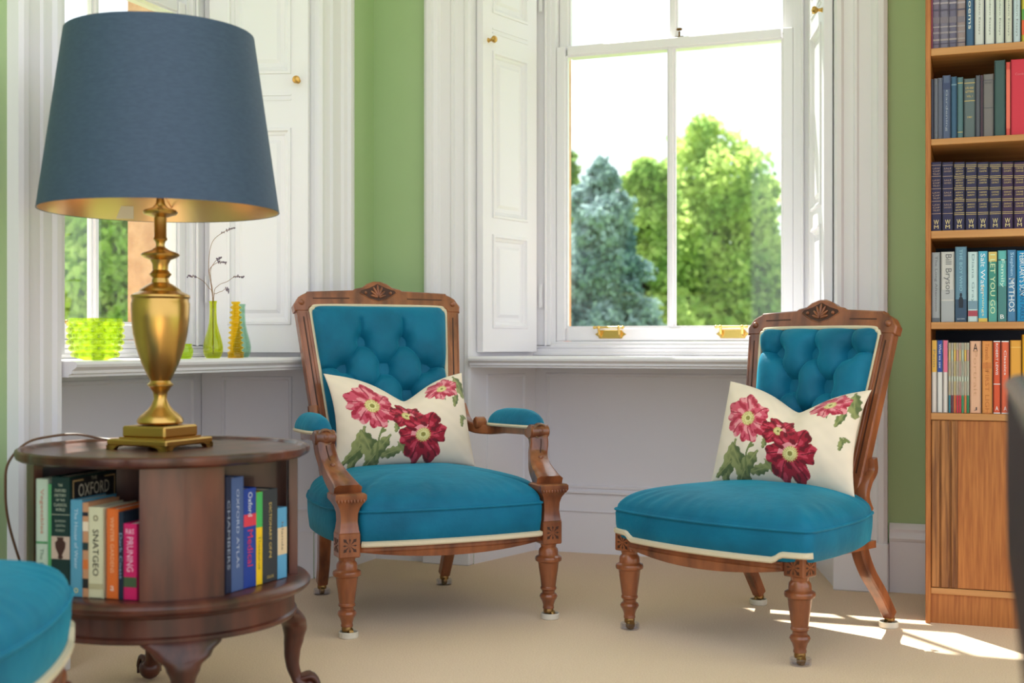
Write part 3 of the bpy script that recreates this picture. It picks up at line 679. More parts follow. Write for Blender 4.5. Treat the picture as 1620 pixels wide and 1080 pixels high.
hu = on_v(1605, VB)[0]-BU0
MB().box((hu, -.016, bz(910)), (hu+.024, .009, bz(872)), bev=.004).build('handle', OAKS, dr, smooth=0)
# books on the shelves: (x0, x1, ytop, colour, titles, bands, label)
GOLD = (214, 184, 110); PW = (232, 230, 222)
def shelf_row(zb, items, group, d=.15, ref=1540, vf=VB+.030):
    for x0, x1, yt, col, titles, bands, lab in items:
        u0 = on_v(x0+.4, vf)[0]; u1, D = on_v(x1-.4, vf)
        h = zy(yt, on_v((x0+x1)/2, vf)[1])-zb-.001
        book(lab, (u0, vf, zb+.0008), 0, u1-u0, h, d, col, titles, bands, group)
g = 'old annuals and pale series on the top visible shelf'
def vt(s, c, zc, L, H=.009): return (s, c, zc, L, H, True)
def ht(s, c, zc, L, H=.006): return (s, c, zc, L, H, False)
AG = (120, 104, 124); rA = []
top = -55
rA.append((1472, 1475.5, -20, (210, 110, 150), [], [], 'thin pink book at the left end of the top visible shelf'))
for k, (a, b, c, nm) in enumerate(((1475.5, 1487, (116, 104, 128), 'dusky purple'), (1487, 1501, (118, 112, 134), 'mottled mauve-grey'), (1501, 1514, (104, 98, 124), 'dark mauve'), (1514, 1527.5, (146, 128, 132), 'brownish-pink'))):
    rA.append((a, b, -60, c, [], [(.30, .37, (122, 112, 126)), (.52, .54, (168, 156, 168)), (.10, .12, (158, 146, 150)), (.18, .20, (150, 140, 150)), (.25, .265, (160, 150, 158)), (.06, .07, (80, 70, 96)), (.44, .46, (84, 76, 100))], f'{nm} mottled annual on the top visible shelf, {["first","second","third","fourth"][k]} of the four patterned spines'))
rA.append((1528.5, 1541, -50, (62, 96, 132), [vt('Poems', PW, .45, .10)], [], 'steel blue book right of the patterned annuals on the top visible shelf'))
for k, (a, b) in enumerate(((1542, 1557), (1558.5, 1573.5), (1575, 1588.5), (1590, 1601.5), (1603, 1614.5))):
    rA.append((a, b, -50+3*k, [(206, 206, 206), (212, 214, 212), (206, 210, 204), (208, 208, 196), (192, 206, 218)][k], [vt('Modern Essays', (120, 124, 130), .42, .12, .006)], [(.0, .03, (150, 160, 170))], f'pale book on the top visible shelf, {["first","second","third","fourth","fifth"][k]} from the blue spine'))
rA.append((1616, 1630, -40, (196, 180, 60), [], [(.12, .34, (220, 90, 50)), (.34, .5, (90, 150, 70))], 'yellow book with an orange and green spine at the right of the top visible shelf'))
shelf_row(shz[0], rA, g)
g = 'old cloth books on the second shelf'
rB = [(1472, 1478, 125, (66, 70, 92), [], [], 'narrow dark slate book at the left end of the second shelf'),
 (1478, 1484, 124, (124, 128, 140), [], [(.1, .9, (104, 108, 124))], 'narrow grey book with a mottled spine, second on the second shelf'),
 (1484, 1491, 123, (104, 108, 126), [], [(.05, .95, (92, 96, 116))], 'slim grey-blue book, third on the second shelf'),
 (1491, 1504, 119, (84, 96, 128), [vt('Gardening', (170, 176, 190), .45, .12, .007)], [(.78, .88, (56, 66, 104))], 'grey-blue book with a dark roundel band on the second shelf'),
 (1504.5, 1514, 121, (56, 92, 124), [], [(.86, .88, (120, 150, 170))], 'plain blue cloth book on the second shelf'),
 (1514.5, 1524, 122, (84, 116, 124), [], [(.90, .91, GOLD), (.1, .11, GOLD)], 'slim green-grey cloth book on the second shelf'),
 (1525, 1543, 124, (92, 104, 108), [ht('LIFE AND', GOLD, .84, .022), ht('LETTERS', GOLD, .78, .022), ht('VOL. I', GOLD, .70, .016), ht('1901', GOLD, .35, .012)], [(.92, .93, GOLD), (.62, .63, GOLD)], 'wide grey-green book with gilt lettering on the second shelf'),
 (1543.5, 1551, 119, (88, 90, 102), [], [], 'slim grey book right of the gilt-lettered one on the second shelf'),
 (1551.5, 1555, 119, (116, 92, 112), [], [], 'very thin mauve book on the second shelf'),
 (1555.5, 1572, 117, (116, 110, 112), [ht('HISTORY', (80, 80, 88), .86, .02)], [(.90, .91, (80, 80, 90)), (.46, .47, (84, 84, 92))], 'grey-brown cloth book on the second shelf'),
 (1573, 1590.5, 95, (58, 84, 84), [], [], 'tall dark green book on the second shelf'),
 (1591.5, 1598.5, 98, (222, 84, 74), [], [(.1, .9, (230, 110, 92))], 'slim coral book on the second shelf'),
 (1599, 1634, 93, (204, 44, 66), [ht('Cookery', (220, 120, 130), .80, .035, .009)], [], 'thick crimson book at the right of the second shelf')]
shelf_row(shz[1], rB, g)
rC = []
for k, (a, b) in enumerate(((1473, 1489.5), (1490.5, 1508), (1509, 1526.5), (1527.5, 1545.5), (1546.5, 1564), (1565, 1584), (1585, 1603), (1604, 1622))):
    o = ['first', 'second', 'third', 'fourth', 'fifth', 'sixth', 'seventh', 'eighth'][k]
    gb = (180, 150, 132) if k < 2 else (206, 180, 116)
    bands = [(z, z+.007, gb) for z in ((.95, .79, .61, .43, .25) if k < 2 else (.955, .93, .79, .765, .62, .595, .45, .425, .255, .23))]
    words = [('LAW', 'OF', 'TRUST'), ('SALE', 'GOODS'), ('AGENCY', 'ARBITRATION', 'BAILMENT'), ('BANKING', 'BANKRUPTCY'), ('CARRIERS', 'CHARITIES'), ('COMPANIES', 'CONTRACT'), ('CONVEYANCE', 'COURTS'), ('CRIME', 'DAMAGES')][k]
    t = []
    for j, zc in enumerate((.87, .70, .52, .345)):
        for q, wd in enumerate(words): t.append(ht(wd, gb, zc+.035-.04*q, .020, .0045))
    t.append(ht('W', (228, 208, 150), .13, .014, .014)); t.append(ht('M', (228, 208, 150), .06, .012, .010))
    rC.append((a, b, 256, (44, 40, 78) if k not in (6, 7) else (58, 34, 74), t, bands, f'navy law volume with gilt bands, {o} from the left on the third shelf'))
shelf_row(shz[2], rC, 'navy gilt law volumes on the third shelf')
W_ = (236, 240, 244)
rD = [(1474, 1487.5, 399, (158, 164, 170), [vt('The Long Afternoon', (110, 114, 120), .55, .16)], [(.0, .06, (96, 104, 112))], 'light grey paperback at the left end of the fourth shelf'),
 (1488.5, 1510, 398, (198, 196, 194), [vt('Bill Bryson', (112, 112, 116), .72, .115, .022)], [(.32, .46, (176, 178, 182)), (0, .3, (166, 170, 176))], 'wide pale grey paperback with a darker grey lower half on the fourth shelf'),
 (1511, 1529.5, 390, (98, 136, 160), [vt('THE BOY WHO', (150, 196, 214), .70, .12, .008), ht('BLACK SWAN', (200, 210, 220), .04, .02, .004)], [(0, .30, (52, 78, 106))], 'tall slate blue book with a standing figure on the spine, fourth shelf'),
 (1531, 1547, 398, (196, 218, 222), [vt('Diana Gray', (120, 150, 160), .70, .14, .009)], [(.08, .16, (170, 70, 86)), (.18, .30, (120, 150, 170))], 'pale blue paperback with a red blossom low on the spine, fourth shelf'),
 (1547.5, 1562.5, 397, (84, 176, 208), [vt('Salt Water', W_, .76, .12, .012), vt('Jennings', (240, 226, 180), .30, .09, .008)], [(.0, .05, (220, 190, 90))], 'sky blue paperback with white script lettering on the fourth shelf'),
 (1563.5, 1577.5, 398, (62, 140, 128), [vt('I LET YOU GO', (214, 232, 190), .58, .17, .013)], [(.86, 1, (214, 190, 110)), (0, .3, (84, 160, 150))], 'green paperback lettered I LET YOU GO with a yellow top, fourth shelf'),
 (1578.5, 1592.5, 396, (96, 178, 178), [vt('Family', (210, 236, 220), .68, .08, .012), ht('B', W_, .07, .01, .012)], [(.86, .875, (40, 80, 80)), (0, .5, (70, 128, 130))], 'turquoise paperback with a dark line near the top, fourth shelf'),
 (1593.5, 1607.5, 395, (74, 128, 172), [vt('Stephen Fry', (180, 214, 240), .74, .10, .011), vt('MYTHOS', W_, .37, .095, .015)], [], 'blue paperback lettered MYTHOS on the fourth shelf'),
 (1608.5, 1626, 396, (16, 140, 196), [vt("FEBRUARY'S SON", W_, .76, .12, .014), vt('ALAN PARKS', (20, 90, 140), .25, .09, .012)], [], 'bright blue paperback at the right of the fourth shelf')]
shelf_row(shz[3], rD, 'blue and grey paperbacks on the fourth shelf', d=.13)
bodies = [e for e in rD]
rE = [(1474, 1482.3, 538, (222, 218, 212), [vt('Penn', (140, 130, 110), .75, .05, .006)], [(.56, 1, (222, 176, 74))], 'slim book with a yellow-topped white spine at the left end of the fifth shelf'),
 (1482.8, 1491.5, 538, (222, 220, 218), [vt('What we saw', W_, .78, .07, .006)], [(.56, 1, (34, 70, 150))], 'slim book with a blue-topped white spine on the fifth shelf'),
 (1492, 1499.5, 538, (226, 218, 214), [], [(.56, 1, (222, 108, 140))], 'slim book with a pink-topped white spine on the fifth shelf')]
cols = [(38, 120, 140), (96, 30, 60), (208, 96, 50), (196, 30, 60), (200, 40, 60), (50, 140, 90), (210, 120, 60), (30, 130, 80)]
bod = [(224, 206, 176), (214, 204, 190), (232, 212, 160), (222, 208, 190), (226, 198, 186), (214, 214, 196), (232, 214, 190), (222, 220, 200)]
nm = ['teal', 'maroon', 'orange', 'crimson', 'red', 'green', 'apricot', 'emerald']
for k in range(8):
    a = 1500.3+k*4.15; rE.append((a, a+4.0, 542, bod[k], [], [(0, .25, cols[k]), (.74, .90, [(200, 170, 120), (180, 190, 170), (220, 180, 90), (200, 150, 140)][k % 4]), (.45, .52, (190, 196, 180))], f'thin cream booklet with a {nm[k]} foot on the fifth shelf'))
rE += [(1534.3, 1552.3, 539, (226, 176, 146), [ht('A', (30, 24, 30), .91, .012, .022), vt('Portrait', (206, 156, 120), .55, .13, .010), ht('J', (70, 60, 60), .06, .008, .010)], [], 'pale peach paperback with a small black figure at the top, fifth shelf'),
 (1553.3, 1570.3, 539, (222, 146, 76), [vt('Travels with', (190, 112, 50), .78, .08, .010), vt('FIRST LIGHT', (196, 116, 54), .25, .14, .011)], [(.62, .70, (206, 124, 62))], 'orange paperback with brown lettering on the fifth shelf'),
 (1571.3, 1583, 539, (216, 84, 48), [vt('ROBERT LEWIS', W_, .8, .09, .006), ht('A', W_, .07, .008, .012)], [(.0, .012, W_), (.985, 1, W_), (.40, .41, W_)], 'red-orange paperback with white edging, left of its twin on the fifth shelf'),
 (1584, 1596.5, 539, (222, 100, 66), [vt('Classics', W_, .7, .07, .006), ht('A', W_, .07, .008, .012)], [(.0, .012, W_), (.985, 1, W_)], 'red-orange paperback with white edging, right of its twin on the fifth shelf'),
 (1598, 1616, 538, (226, 160, 60), [], [(.9, .91, (240, 200, 110))], 'plain amber-yellow paperback on the fifth shelf'),
 (1617, 1634, 529, (240, 170, 20), [], [], 'bright yellow book at the right of the fifth shelf')]
shelf_row(shz[4], rE, 'orange and pale paperbacks on the fifth shelf', d=.13)
# ---------------------------------------------------------------- drum table
tx, ty = room(-.753, 2.75); A0 = math.radians(-68)+TH
DT = thing('drum_table', 'round mahogany revolving bookcase table with scalloped top, carrying the brass lamp', 'table', (tx, ty, 0), A0)
def pol(a, r, z=0): return (r*math.cos(a), r*math.sin(a), z)
def scal(r, z, a): return r-(.006*(1-abs(math.sin(a*8))**.6) if r > .28 else 0)
MB().lathe([(.002, .559), (.285, .559), (.300, .561), (.308, .566), (.310, .572), (.309, .580), (.304, .5835), (.298, .582), (.293, .5765), (.28, .575), (.002, .575)], 192, fn=scal).build('table_top', MAHOG, DT, smooth=30)
MB().lathe([(.002, .270), (.292, .270), (.303, .274), (.310, .281), (.311, .288), (.305, .295), (.296, .2985), (.29, .300), (.002, .300)], 96).build('lower_shelf', MAHOG, DT, smooth=30)
MB().lathe([(.268, .214), (.278, .214), (.281, .218), (.281, .224), (.276, .228), (.275, .262), (.279, .266), (.279, .2695), (.268, .2695)], 96).build('apron', MAHOG, DT, smooth=30)
# in the table's frame +x is the front leg direction
for k in range(4):
    a = k*PI/2; M = Matrix.Rotation(a, 4, 'Z'); hwp = .082; rr = .283
    mb = MB(); arc = [(math.cos(t)*rr, math.sin(t)*rr) for t in [(-1+2*i/10)*math.asin(hwp/rr) for i in range(11)]]; arc2 = [(x*(1-.018/rr), y*(1-.018/rr)) for x, y in arc[::-1]]
    mb.loft([[(x, y, z) for x, y in arc+arc2] for z in (.3003, .5588)], M=M)
    mb.box((.05, -.006, .3003), (rr-.02, .006, .5588), M=M)
    mb.build('division_panel', MAHOG, DT, smooth=30)
MB().lathe([(.045, .3003), (.045, .5588)], 24).build('centre_post', MAHOGD, DT)
for k in range(4):
    a = k*PI/2; M = Matrix.Rotation(a, 4, 'Z')
    path = [(.235, .232), (.252, .214), (.272, .192), (.282, .168), (.281, .140), (.277, .110), (.278, .080), (.286, .055), (.298, .040)]; wl = [.085, .082, .058, .034, .024, .018, .015, .014, .020]; wr = [.03, .032, .030, .027, .022, .018, .015, .014, .02]
    P_ = cat([(x, 0, z) for x, z in path], 4); n = len(P_); rings = []
    for i, p in enumerate(P_):
        q = i/(n-1)*(len(path)-1); j = min(int(q), len(path)-2); e = q-j; e = e*e*(3-2*e); a1 = wl[j]*(1-e)+wl[j+1]*e; b1_ = wr[j]*(1-e)+wr[j+1]*e
        rings.append([(p[0]+b1_*math.copysign(abs(math.cos(t))**.8, math.cos(t)), a1*math.copysign(abs(math.sin(t))**.9, math.sin(t)), p[2]) for t in [2*PI*m_/24 for m_ in range(24)]])
    mb = MB(); mb.loft(rings, M=M)
    mb.ell((.315, 0, .026), (.027, .026, .026), M=M, seg=18, rg=10)
    for t in (-.9, -.3, .3, .9):
        mb.tube(cat([(.295, .012*t, .050), (.315+.008*math.cos(t), .018*t*1.2, .054), (.335*math.cos(t*.15), .027*t, .036), (.338-.006*abs(t), .028*t, .012)], 4), [.006]*6+[.0055]*4+[.004]*3, 8, M=M)
    mb.build('leg', MAHOG, DT, smooth=60)
MT = Matrix.Translation((tx, ty, 0)) @ Matrix.Rotation(A0, 4, 'Z')
def drum_books(start, ang, specs, group):
    """start: table-relative point of the first spine (camera-parallel axes), ang: direction of the row"""
    an = ang+TH; st = Vector((tx+start[0]*CT-start[1]*ST, ty+start[0]*ST+start[1]*CT, 0)); tg = Vector((math.cos(an), math.sin(an), 0)); inn = Vector((-tg.y, tg.x, 0))
    for off, w_, h, d, col, titles, bands, lab, back in specs:
        p = st+tg*off+inn*back
        T = book(lab, (p.x, p.y, .3010), an, w_, h, d, col, titles, bands, group)
        if 'urn' in lab: dcov(T, w_, h, d)
def dcov(T, w_, h, d):
    f = lambda a, z, n: (w_+n, a, z)
    mb = MB(); text_mesh(mb, 'OXFORD', f, d*.66, .026, d*.5, h-.030, .0009); text_mesh(mb, 'THE', f, .020, .007, d*.5, h-.009, .0009); text_mesh(mb, 'HISTORY OF THE', f, d*.74, .012, d*.5, h-.056, .0009); text_mesh(mb, 'CLASSICAL WORLD', f, d*.78, .012, d*.5, h-.076, .0009); mb.build('cover_title', plain((206, 200, 180), .5), T, smooth=0, fix=False)
    MB().box((w_-.0002, .006, .004), (w_+.0005, d-.003, h-.004)).build('front_cover', plain((36, 34, 38), .45), T, smooth=0)
    mb = MB()
    for y0, y1, z0, z1 in ((.010, .0125, .01, h-.008), (d-.009, d-.0065, .01, h-.008), (.010, .045, h-.011, h-.008), (d-.045, d-.007, h-.011, h-.008)): mb.box((w_, y0, z0), (w_+.0009, y1, z1))
    mb.build('cover_border', plain((190, 160, 110), .5), T, smooth=0)
def natg(c=(40, 36, 34)): return c
gl = 'books in the left bay of the round table'
# left bay: spines run left to right from -.125 to +.125
LB = [(-0.038, 0.027, .232, .10, (198, 212, 190), [vt('Vegetables', (206, 130, 110), .72, .09, .010), vt('The Reader', (120, 140, 120), .25, .07, .008)], [(.44, .46, (90, 150, 100))], 'pale green book at the left end of the round table bay', .004),
 (-0.0105, 0.0095, .222, .11, (96, 178, 112), [], [], 'thin bright green book beside the pale green one in the round table', .004),
 (0, 0.042, .238, .165, (22, 50, 46), [ht('THE', (190, 196, 170), .93, .010, .005), ht('OXFORD', (190, 196, 170), .885, .026, .006), ht('HISTORY', (190, 196, 170), .845, .026, .006), ht('OF THE', (190, 196, 170), .805, .02, .005), ht('CLASSICAL', (190, 196, 170), .765, .03, .006), ht('WORLD', (190, 196, 170), .725, .022, .006), ht('BOARDMAN', (160, 170, 150), .63, .024, .005), ht('GRIFFIN', (160, 170, 150), .59, .022, .005), ht('MURRAY', (160, 170, 150), .55, .022, .005)], [(.68, .685, (170, 176, 150)), (.31, .50, (206, 180, 160))], 'thick dark green history with an urn picture on its spine in the round table', .0),
 (0.0435, 0.027, .193, .12, (92, 160, 186), [vt('The House of Water', (206, 228, 236), .6, .12, .008), ht('o', (230, 220, 150), .07, .010, .010)], [], 'light blue paperback in the left bay of the round table', 0),
 (0.071, 0.013, .188, .11, (206, 150, 110), [], [(.1, .2, (40, 40, 40)), (.3, .4, (220, 120, 60)), (.5, .58, (40, 60, 60)), (.7, .8, (240, 220, 190)), (.86, .9, (40, 40, 50))], 'thin paperback with a patchwork spine in the round table', 0),
 (0.0845, 0.033, .180, .12, (220, 214, 176), [vt('SNATGEO', (36, 34, 34), .50, .092, .013), ht('o', (120, 110, 80), .88, .011, .012)], [(.10, .16, (190, 180, 140))], 'cream paperback with bold black capitals on its spine in the round table', 0),
 (0.125, 0.026, .178, .12, (226, 110, 44), [vt('WINTER GARDENS', (244, 190, 140), .6, .11, .008), ht('a', (244, 220, 200), .12, .008, .010)], [], 'orange paperback in the left bay of the round table', 0),
 (0.1515, 0.011, .172, .12, (30, 42, 58), [vt('Dark Coast', (150, 170, 190), .5, .09, .006)], [], 'narrow dark navy book between the orange and pink ones in the round table', 0),
 (0.163, 0.029, .150, .12, (206, 30, 98), [vt('PRUNING', (240, 190, 210), .60, .068, .014), ht('R&S', (240, 190, 210), .90, .018, .010)], [(.17, .30, (70, 90, 60))], 'bright pink book lettered PRUNING in the round table', 0)]
drum_books((-.168, -.222), math.radians(-15), LB, gl)
RB = [(0.004, 0.018, .236, .13, (26, 34, 62), [vt('CHAMBERS', (150, 160, 180), .5, .14, .008)], [], 'tall dark navy book at the left end of the round table right bay', 0),
 (0.0225, 0.04, .232, .13, (70, 92, 140), [vt('OXFORD ATLAS', (180, 190, 214), .55, .16, .009)], [], 'tall slate blue book next to the navy one in the round table right bay', 0),
 (0.063, 0.042, .205, .13, (30, 62, 150), [vt('Oxford', (220, 226, 240), .84, .05, .014), vt('Medical', (214, 50, 90), .40, .075, .018)], [(.62, .74, (214, 60, 80))], 'blue Medical dictionary with a red band in the round table right bay', 0),
 (0.1055, 0.021, .194, .12, (244, 200, 30), [vt('Thesaurus', (70, 120, 60), .35, .07, .008)], [(.62, 1, (70, 176, 92))], 'yellow and green dictionary in the round table right bay', 0),
 (0.127, 0.053, .196, .12, (50, 54, 60), [vt('DICTIONARY OF', GOLD, .60, .10, .009), ht('2', GOLD, .3, .01, .014), ht('COLLINS', GOLD, .06, .024, .006)], [], 'thick charcoal dictionary with gilt lettering in the round table right bay', 0),
 (0.1805, 0.034, .152, .10, (92, 160, 200), [vt('Islands', (120, 110, 100), .6, .06, .007)], [(.34, .72, (222, 196, 160))], 'small blue and beige book at the right end of the round table right bay', 0)]
drum_books((.176, -.214), math.radians(65), RB, 'books in the right bay of the round table')
# ---------------------------------------------------------------- lamp
lx, ly = room(-.7775, 2.795); ZT = .5752
LP = thing('table_lamp', 'brass urn table lamp with a navy drum shade, standing on the round mahogany table', 'lamp', (lx, ly, 0), 0)
k_ = .001397
def LZ(y): return .8+(547-y)*k_
bp = [(672, 2), (670, 33), (667, 36), (662, 35), (656, 30), (648, 20), (640, 14), (631, 10), (620, 11.5), (615, 15), (611.5, 17), (610, 19.5), (607.5, 20), (605, 17), (602, 15.5), (594, 20), (575, 29), (550, 37.5), (527, 42.5), (505, 45), (480, 45.6), (477, 44), (473, 44), (470, 46), (467, 45.6), (464, 40), (461, 33), (458, 31), (452, 23), (447, 14), (440, 12.5), (436, 16), (433.5, 17.5), (431, 15), (427, 12), (418, 12.5), (411, 16), (408, 24), (405, 29), (402.5, 30), (400, 27), (396, 15), (391, 7.5), (387, 6.6), (382, 8), (379, 11), (377, 10.8), (375, 9.6), (344, 9.6), (342, 16), (339, 25), (335.5, 27), (332, 24), (328, 12), (322, 7), (310, 5)]
def flut(r, z, a):
    return r*(1-.012*(1 if LZ(600) < z < LZ(482) else 0)*(.5+.5*math.cos(a*10)))
MB().lathe([(r*k_, LZ(y)) for y, r in bp], 60, fn=flut).build('urn_body', BRASS, LP, smooth=32)
RB_ = TH+math.radians(22+45); 
import_rot = math.atan2(.199, .08)
MBs = Matrix.Rotation(TH+math.radians(66.5), 4, 'Z')
mb = MB(); h = .081
mb.box((-.058, -.058, LZ(690)), (.058, .058, LZ(672)), M=MBs, bev=.004); mb.box((-.062, -.062, LZ(693)), (.062, .062, LZ(689.5)), M=MBs)
mb.box((-h, -h, LZ(702)), (h, h, LZ(692)), M=MBs, bev=.003)
for s in range(4):
    R = MBs @ Matrix.Rotation(s*PI/2, 4, 'Z')
    pl = [(h, LZ(701)), (h, ZT), (h-.020, ZT), (h-.026, ZT+.006), (h-.036, ZT+.010), (h-.05, LZ(701))]
    mb.loft([[(a, n, b) for a, b in pl] for n in (h, h-.012)], M=R); mb.loft([[(-n, a, b) for a, b in pl] for n in (-h, -h+.012)], M=R)
mb.build('lamp_base', BRASS, LP, smooth=30)
zb_, zt_ = LZ(334), LZ(56); rb_, rt_ = .259, .2036
MB().lathe([(rb_-.0016, zb_), (rb_, zb_), (rt_, zt_), (rt_-.0016, zt_), (rb_-.0016, zb_)], 96, cap=False).build('lamp_shade', NAVYSH, LP, smooth=40)
sh = MB(); sh.lathe([(rb_-.0030, zb_+.0008), (rb_-.0018, zb_+.0008), (rt_-.0018, zt_-.0008), (rt_-.0030, zt_-.0008), (rb_-.0030, zb_+.0008)], 96, cap=False); sh.build('shade_lining', GOLDIN, LP, smooth=40)
mb = MB(); mb.tube([(0, 0, LZ(312)), (0, 0, zb_+.05)], .006)
for s in range(3): a = 2*PI*s/3; mb.tube([(0, 0, zb_+.05), ((rb_-.010)*math.cos(a), (rb_-.010)*math.sin(a), zb_+.035)], .0018, 6)
mb.build('shade_carrier', BRASS, LP)
MB().ell((0, 0, zb_+.11), (.03, .03, .045)).build('bulb', plain((240, 238, 230), .3), LP)
a = math.atan2(lx-CU, -(ly-CV)) # label inside the far side of the lining
d = Vector((lx-CU, ly-CV, 0)).normalized(); sd = Vector((d.y, -d.x, 0)); pc = Vector((0, 0, 0))+d*(rb_-.012)-sd*.085; pc = pc.normalized()*(rb_-.010)
f = lambda a_, z, n: tuple(pc+sd*a_-d*n+Vector((0, 0, z)))
MB().prism([(-.02, zb_+.004), (.02, zb_+.004), (.02, zb_+.034), (-.02, zb_+.034)], 0, .0008, f).build('care_label', plain((232, 222, 206), .7), LP, smooth=0)
mb = MB()
R0 = Vector((lx, ly, 0)); tv = lambda X, D, z: Vector((*room(X, D), z))
cord = cat([tv(-.83, 2.86, .584), tv(-.86, 2.88, .5805), tv(-.93, 2.88, .588), tv(-.985, 2.86, .600), tv(-1.03, 2.82, .598), tv(-1.06, 2.76, .588), tv(-1.083, 2.72, .55), tv(-1.086, 2.71, .50), tv(-1.083, 2.72, .42), tv(-1.06, 2.75, .30), tv(-1.03, 2.80, .16), tv(-.99, 2.78, .03), tv(-.95, 2.7, .006), tv(-.92, 2.6, .006)], 8)
mb.tube([Vector(p)-R0 for p in cord], .0028, 8); mb.build('power_cord', plain((104, 72, 50), .4), LP)
fc = cat([tv(-.99, 2.66, .006), tv(-1.06, 2.86, .02), tv(-1.085, 2.92, .06), tv(-1.07, 2.94, .075), tv(-1.03, 2.90, .05), tv(-1.0, 2.80, .006), tv(-.97, 2.68, .006), tv(-.93, 2.6, .006)], 8)
tag(MB().tube(fc, .003, 8).build('floor_cord', plain((70, 50, 40), .4)), 'dark looping flex on the carpet under the round table', 'cord')
# ---------------------------------------------------------------- glass on the left window sill
def sill_at(x, u): v, D = on_u(x, u); return (u, v, .7622)
def hollow(prof, t=.003): 
    return prof+[(max(r-t, .001), z+(t if i == 0 else 0)) for i, (r, z) in enumerate(prof)][::-1]
def vase(name, label, x, u, prof, m, fn=None, seg=40):
    T = MB().lathe(hollow(prof), seg, fn=fn).build(name, m, None, smooth=60); T.location = sill_at(x, u); return tag(T, label, 'vase')
bud = [(.001, 0), (.020, 0), (.026, .006), (.030, .02), (.0305, .035), (.026, .058), (.018, .085), (.0125, .11), (.0105, .14), (.0105, .168), (.0125, .177)]
V1 = vase('bud_vase', 'lime green glass bud vase holding dried stems on the left window sill', 337, -.08, bud, VGREEN)
vase('bud_vase', 'pale green glass bud vase standing behind the ribbed amber one', 383, -.155, [(r*.98, z*1.0) for r, z in bud], VCLR)
rib = [(.001, 0), (.024, 0), (.026, .004), (.025, .012)]+[((.0235-.010*i/60)+.0045*math.sin(i/60*2*PI*10), .012+.16*i/60) for i in range(61)]+[(.0145, .178)]
vase('ribbed_vase', 'amber yellow bubble-ribbed glass vase on the left window sill', 373, -.065, rib, VYEL)
vase('glass_pot', 'small green glass pot mostly hidden behind the brass lamp', 291, -.05, [(.001, 0), (.020, 0), (.026, .01), (.027, .025), (.022, .038), (.024, .044)], VBOWL)
def bub(r, z, a): return r+.007*abs(math.sin(a*6+math.floor(z/.019)*1.57))**.6*abs(math.sin(z/.019*PI))**.7 if r > .03 else r
bowl = [(.001, 0), (.03, 0), (.045, .006)]+[(.050+.016*math.sin(min(1, i/24)*PI*.62), .008+.094*i/36) for i in range(37)]+[(.064, .106), (.068, .112)]
def wav(r, z, a): 
    r = bub(r, z, a); return r+(.004*math.sin(a*6) if z > .10 else 0)
B0 = MB().lathe(hollow(bowl, .005), 96, fn=wav).build('glass_bowl', VBOWL, None, smooth=60); B0.location = sill_at(151, -.09); tag(B0, 'chunky bubbled lime green glass bowl on the left window sill', 'bowl')
mb = MB()
for j in range(6):
    for i in range(13):
        a = 2*PI*(i+.5*(j % 2))/13; z = .014+.0165*j; rr = .050+.016*math.sin(min(1, (z-.008)*36/.094/24)*PI*.62)+.004
        mb.ell((rr*math.cos(a), rr*math.sin(a), z), (.0075, .0075, .0075), seg=10, rg=6)
gb_ = mb.build('glass_bubble', colglass('bubble_bright_glass', (246, 250, 190), (235, 250, 140)), B0); gb_['kind'] = 'stuff'
# dried stems
base = Vector(V1.location); stemm = plain((150, 120, 96), .8); bud_m = plain((120, 106, 122), .9)
def sp(x, y, du=0): v, D = on_u(x, base.x+du); return Vector((base.x+du, v, zy(y, D)))
for k, pts in enumerate((((337, 560), (336, 470), (330, 425), (335, 385), (352, 368), (371, 360)), ((338, 560), (337, 470), (333, 440), (332, 425), (345, 415), (358, 416)), ((337, 560), (336, 470), (330, 455), (322, 445), (310, 438), (297, 437)), ((337, 560), (338, 470), (345, 452), (360, 445), (372, 437), (385, 438)), ((338, 560), (338, 474), (343, 464), (352, 460), (358, 456), (361, 462)), ((337, 560), (336, 470), (333, 430), (338, 417), (343, 411), (349, 407)))):
    T = thing('dried_stem', ['tallest dried lavender stem in the lime green vase, curving right', 'dried stem with a short level head in the lime green vase', 'dried stem drooping to the left from the lime green vase', 'dried stem arching farthest right over the amber vase', 'short dried stem nodding beside the neck of the lime green vase', 'dried stem with a small upright head in the lime green vase'][k], 'dried flower', base, 0, 'dried stems in the lime vase')
    path = cat([sp(x, y, .004*math.sin(k*2+i)) for i, (x, y) in enumerate(pts)], 6); path = [Vector(p)-base for p in path]
    MB().tube(path, .0009, 5).build('stalk', stemm, T)
    mb = MB(); n = len(path)
    for i in range(int(n*.78), n): 
        for q in range(2): mb.ell(path[i]+Vector((random.uniform(-.003, .003), random.uniform(-.003, .003), random.uniform(-.003, .003))), (.0022, .0022, .003), seg=6, rg=4)
    hd = mb.build('flower_head', bud_m, T); hd['kind'] = 'stuff'
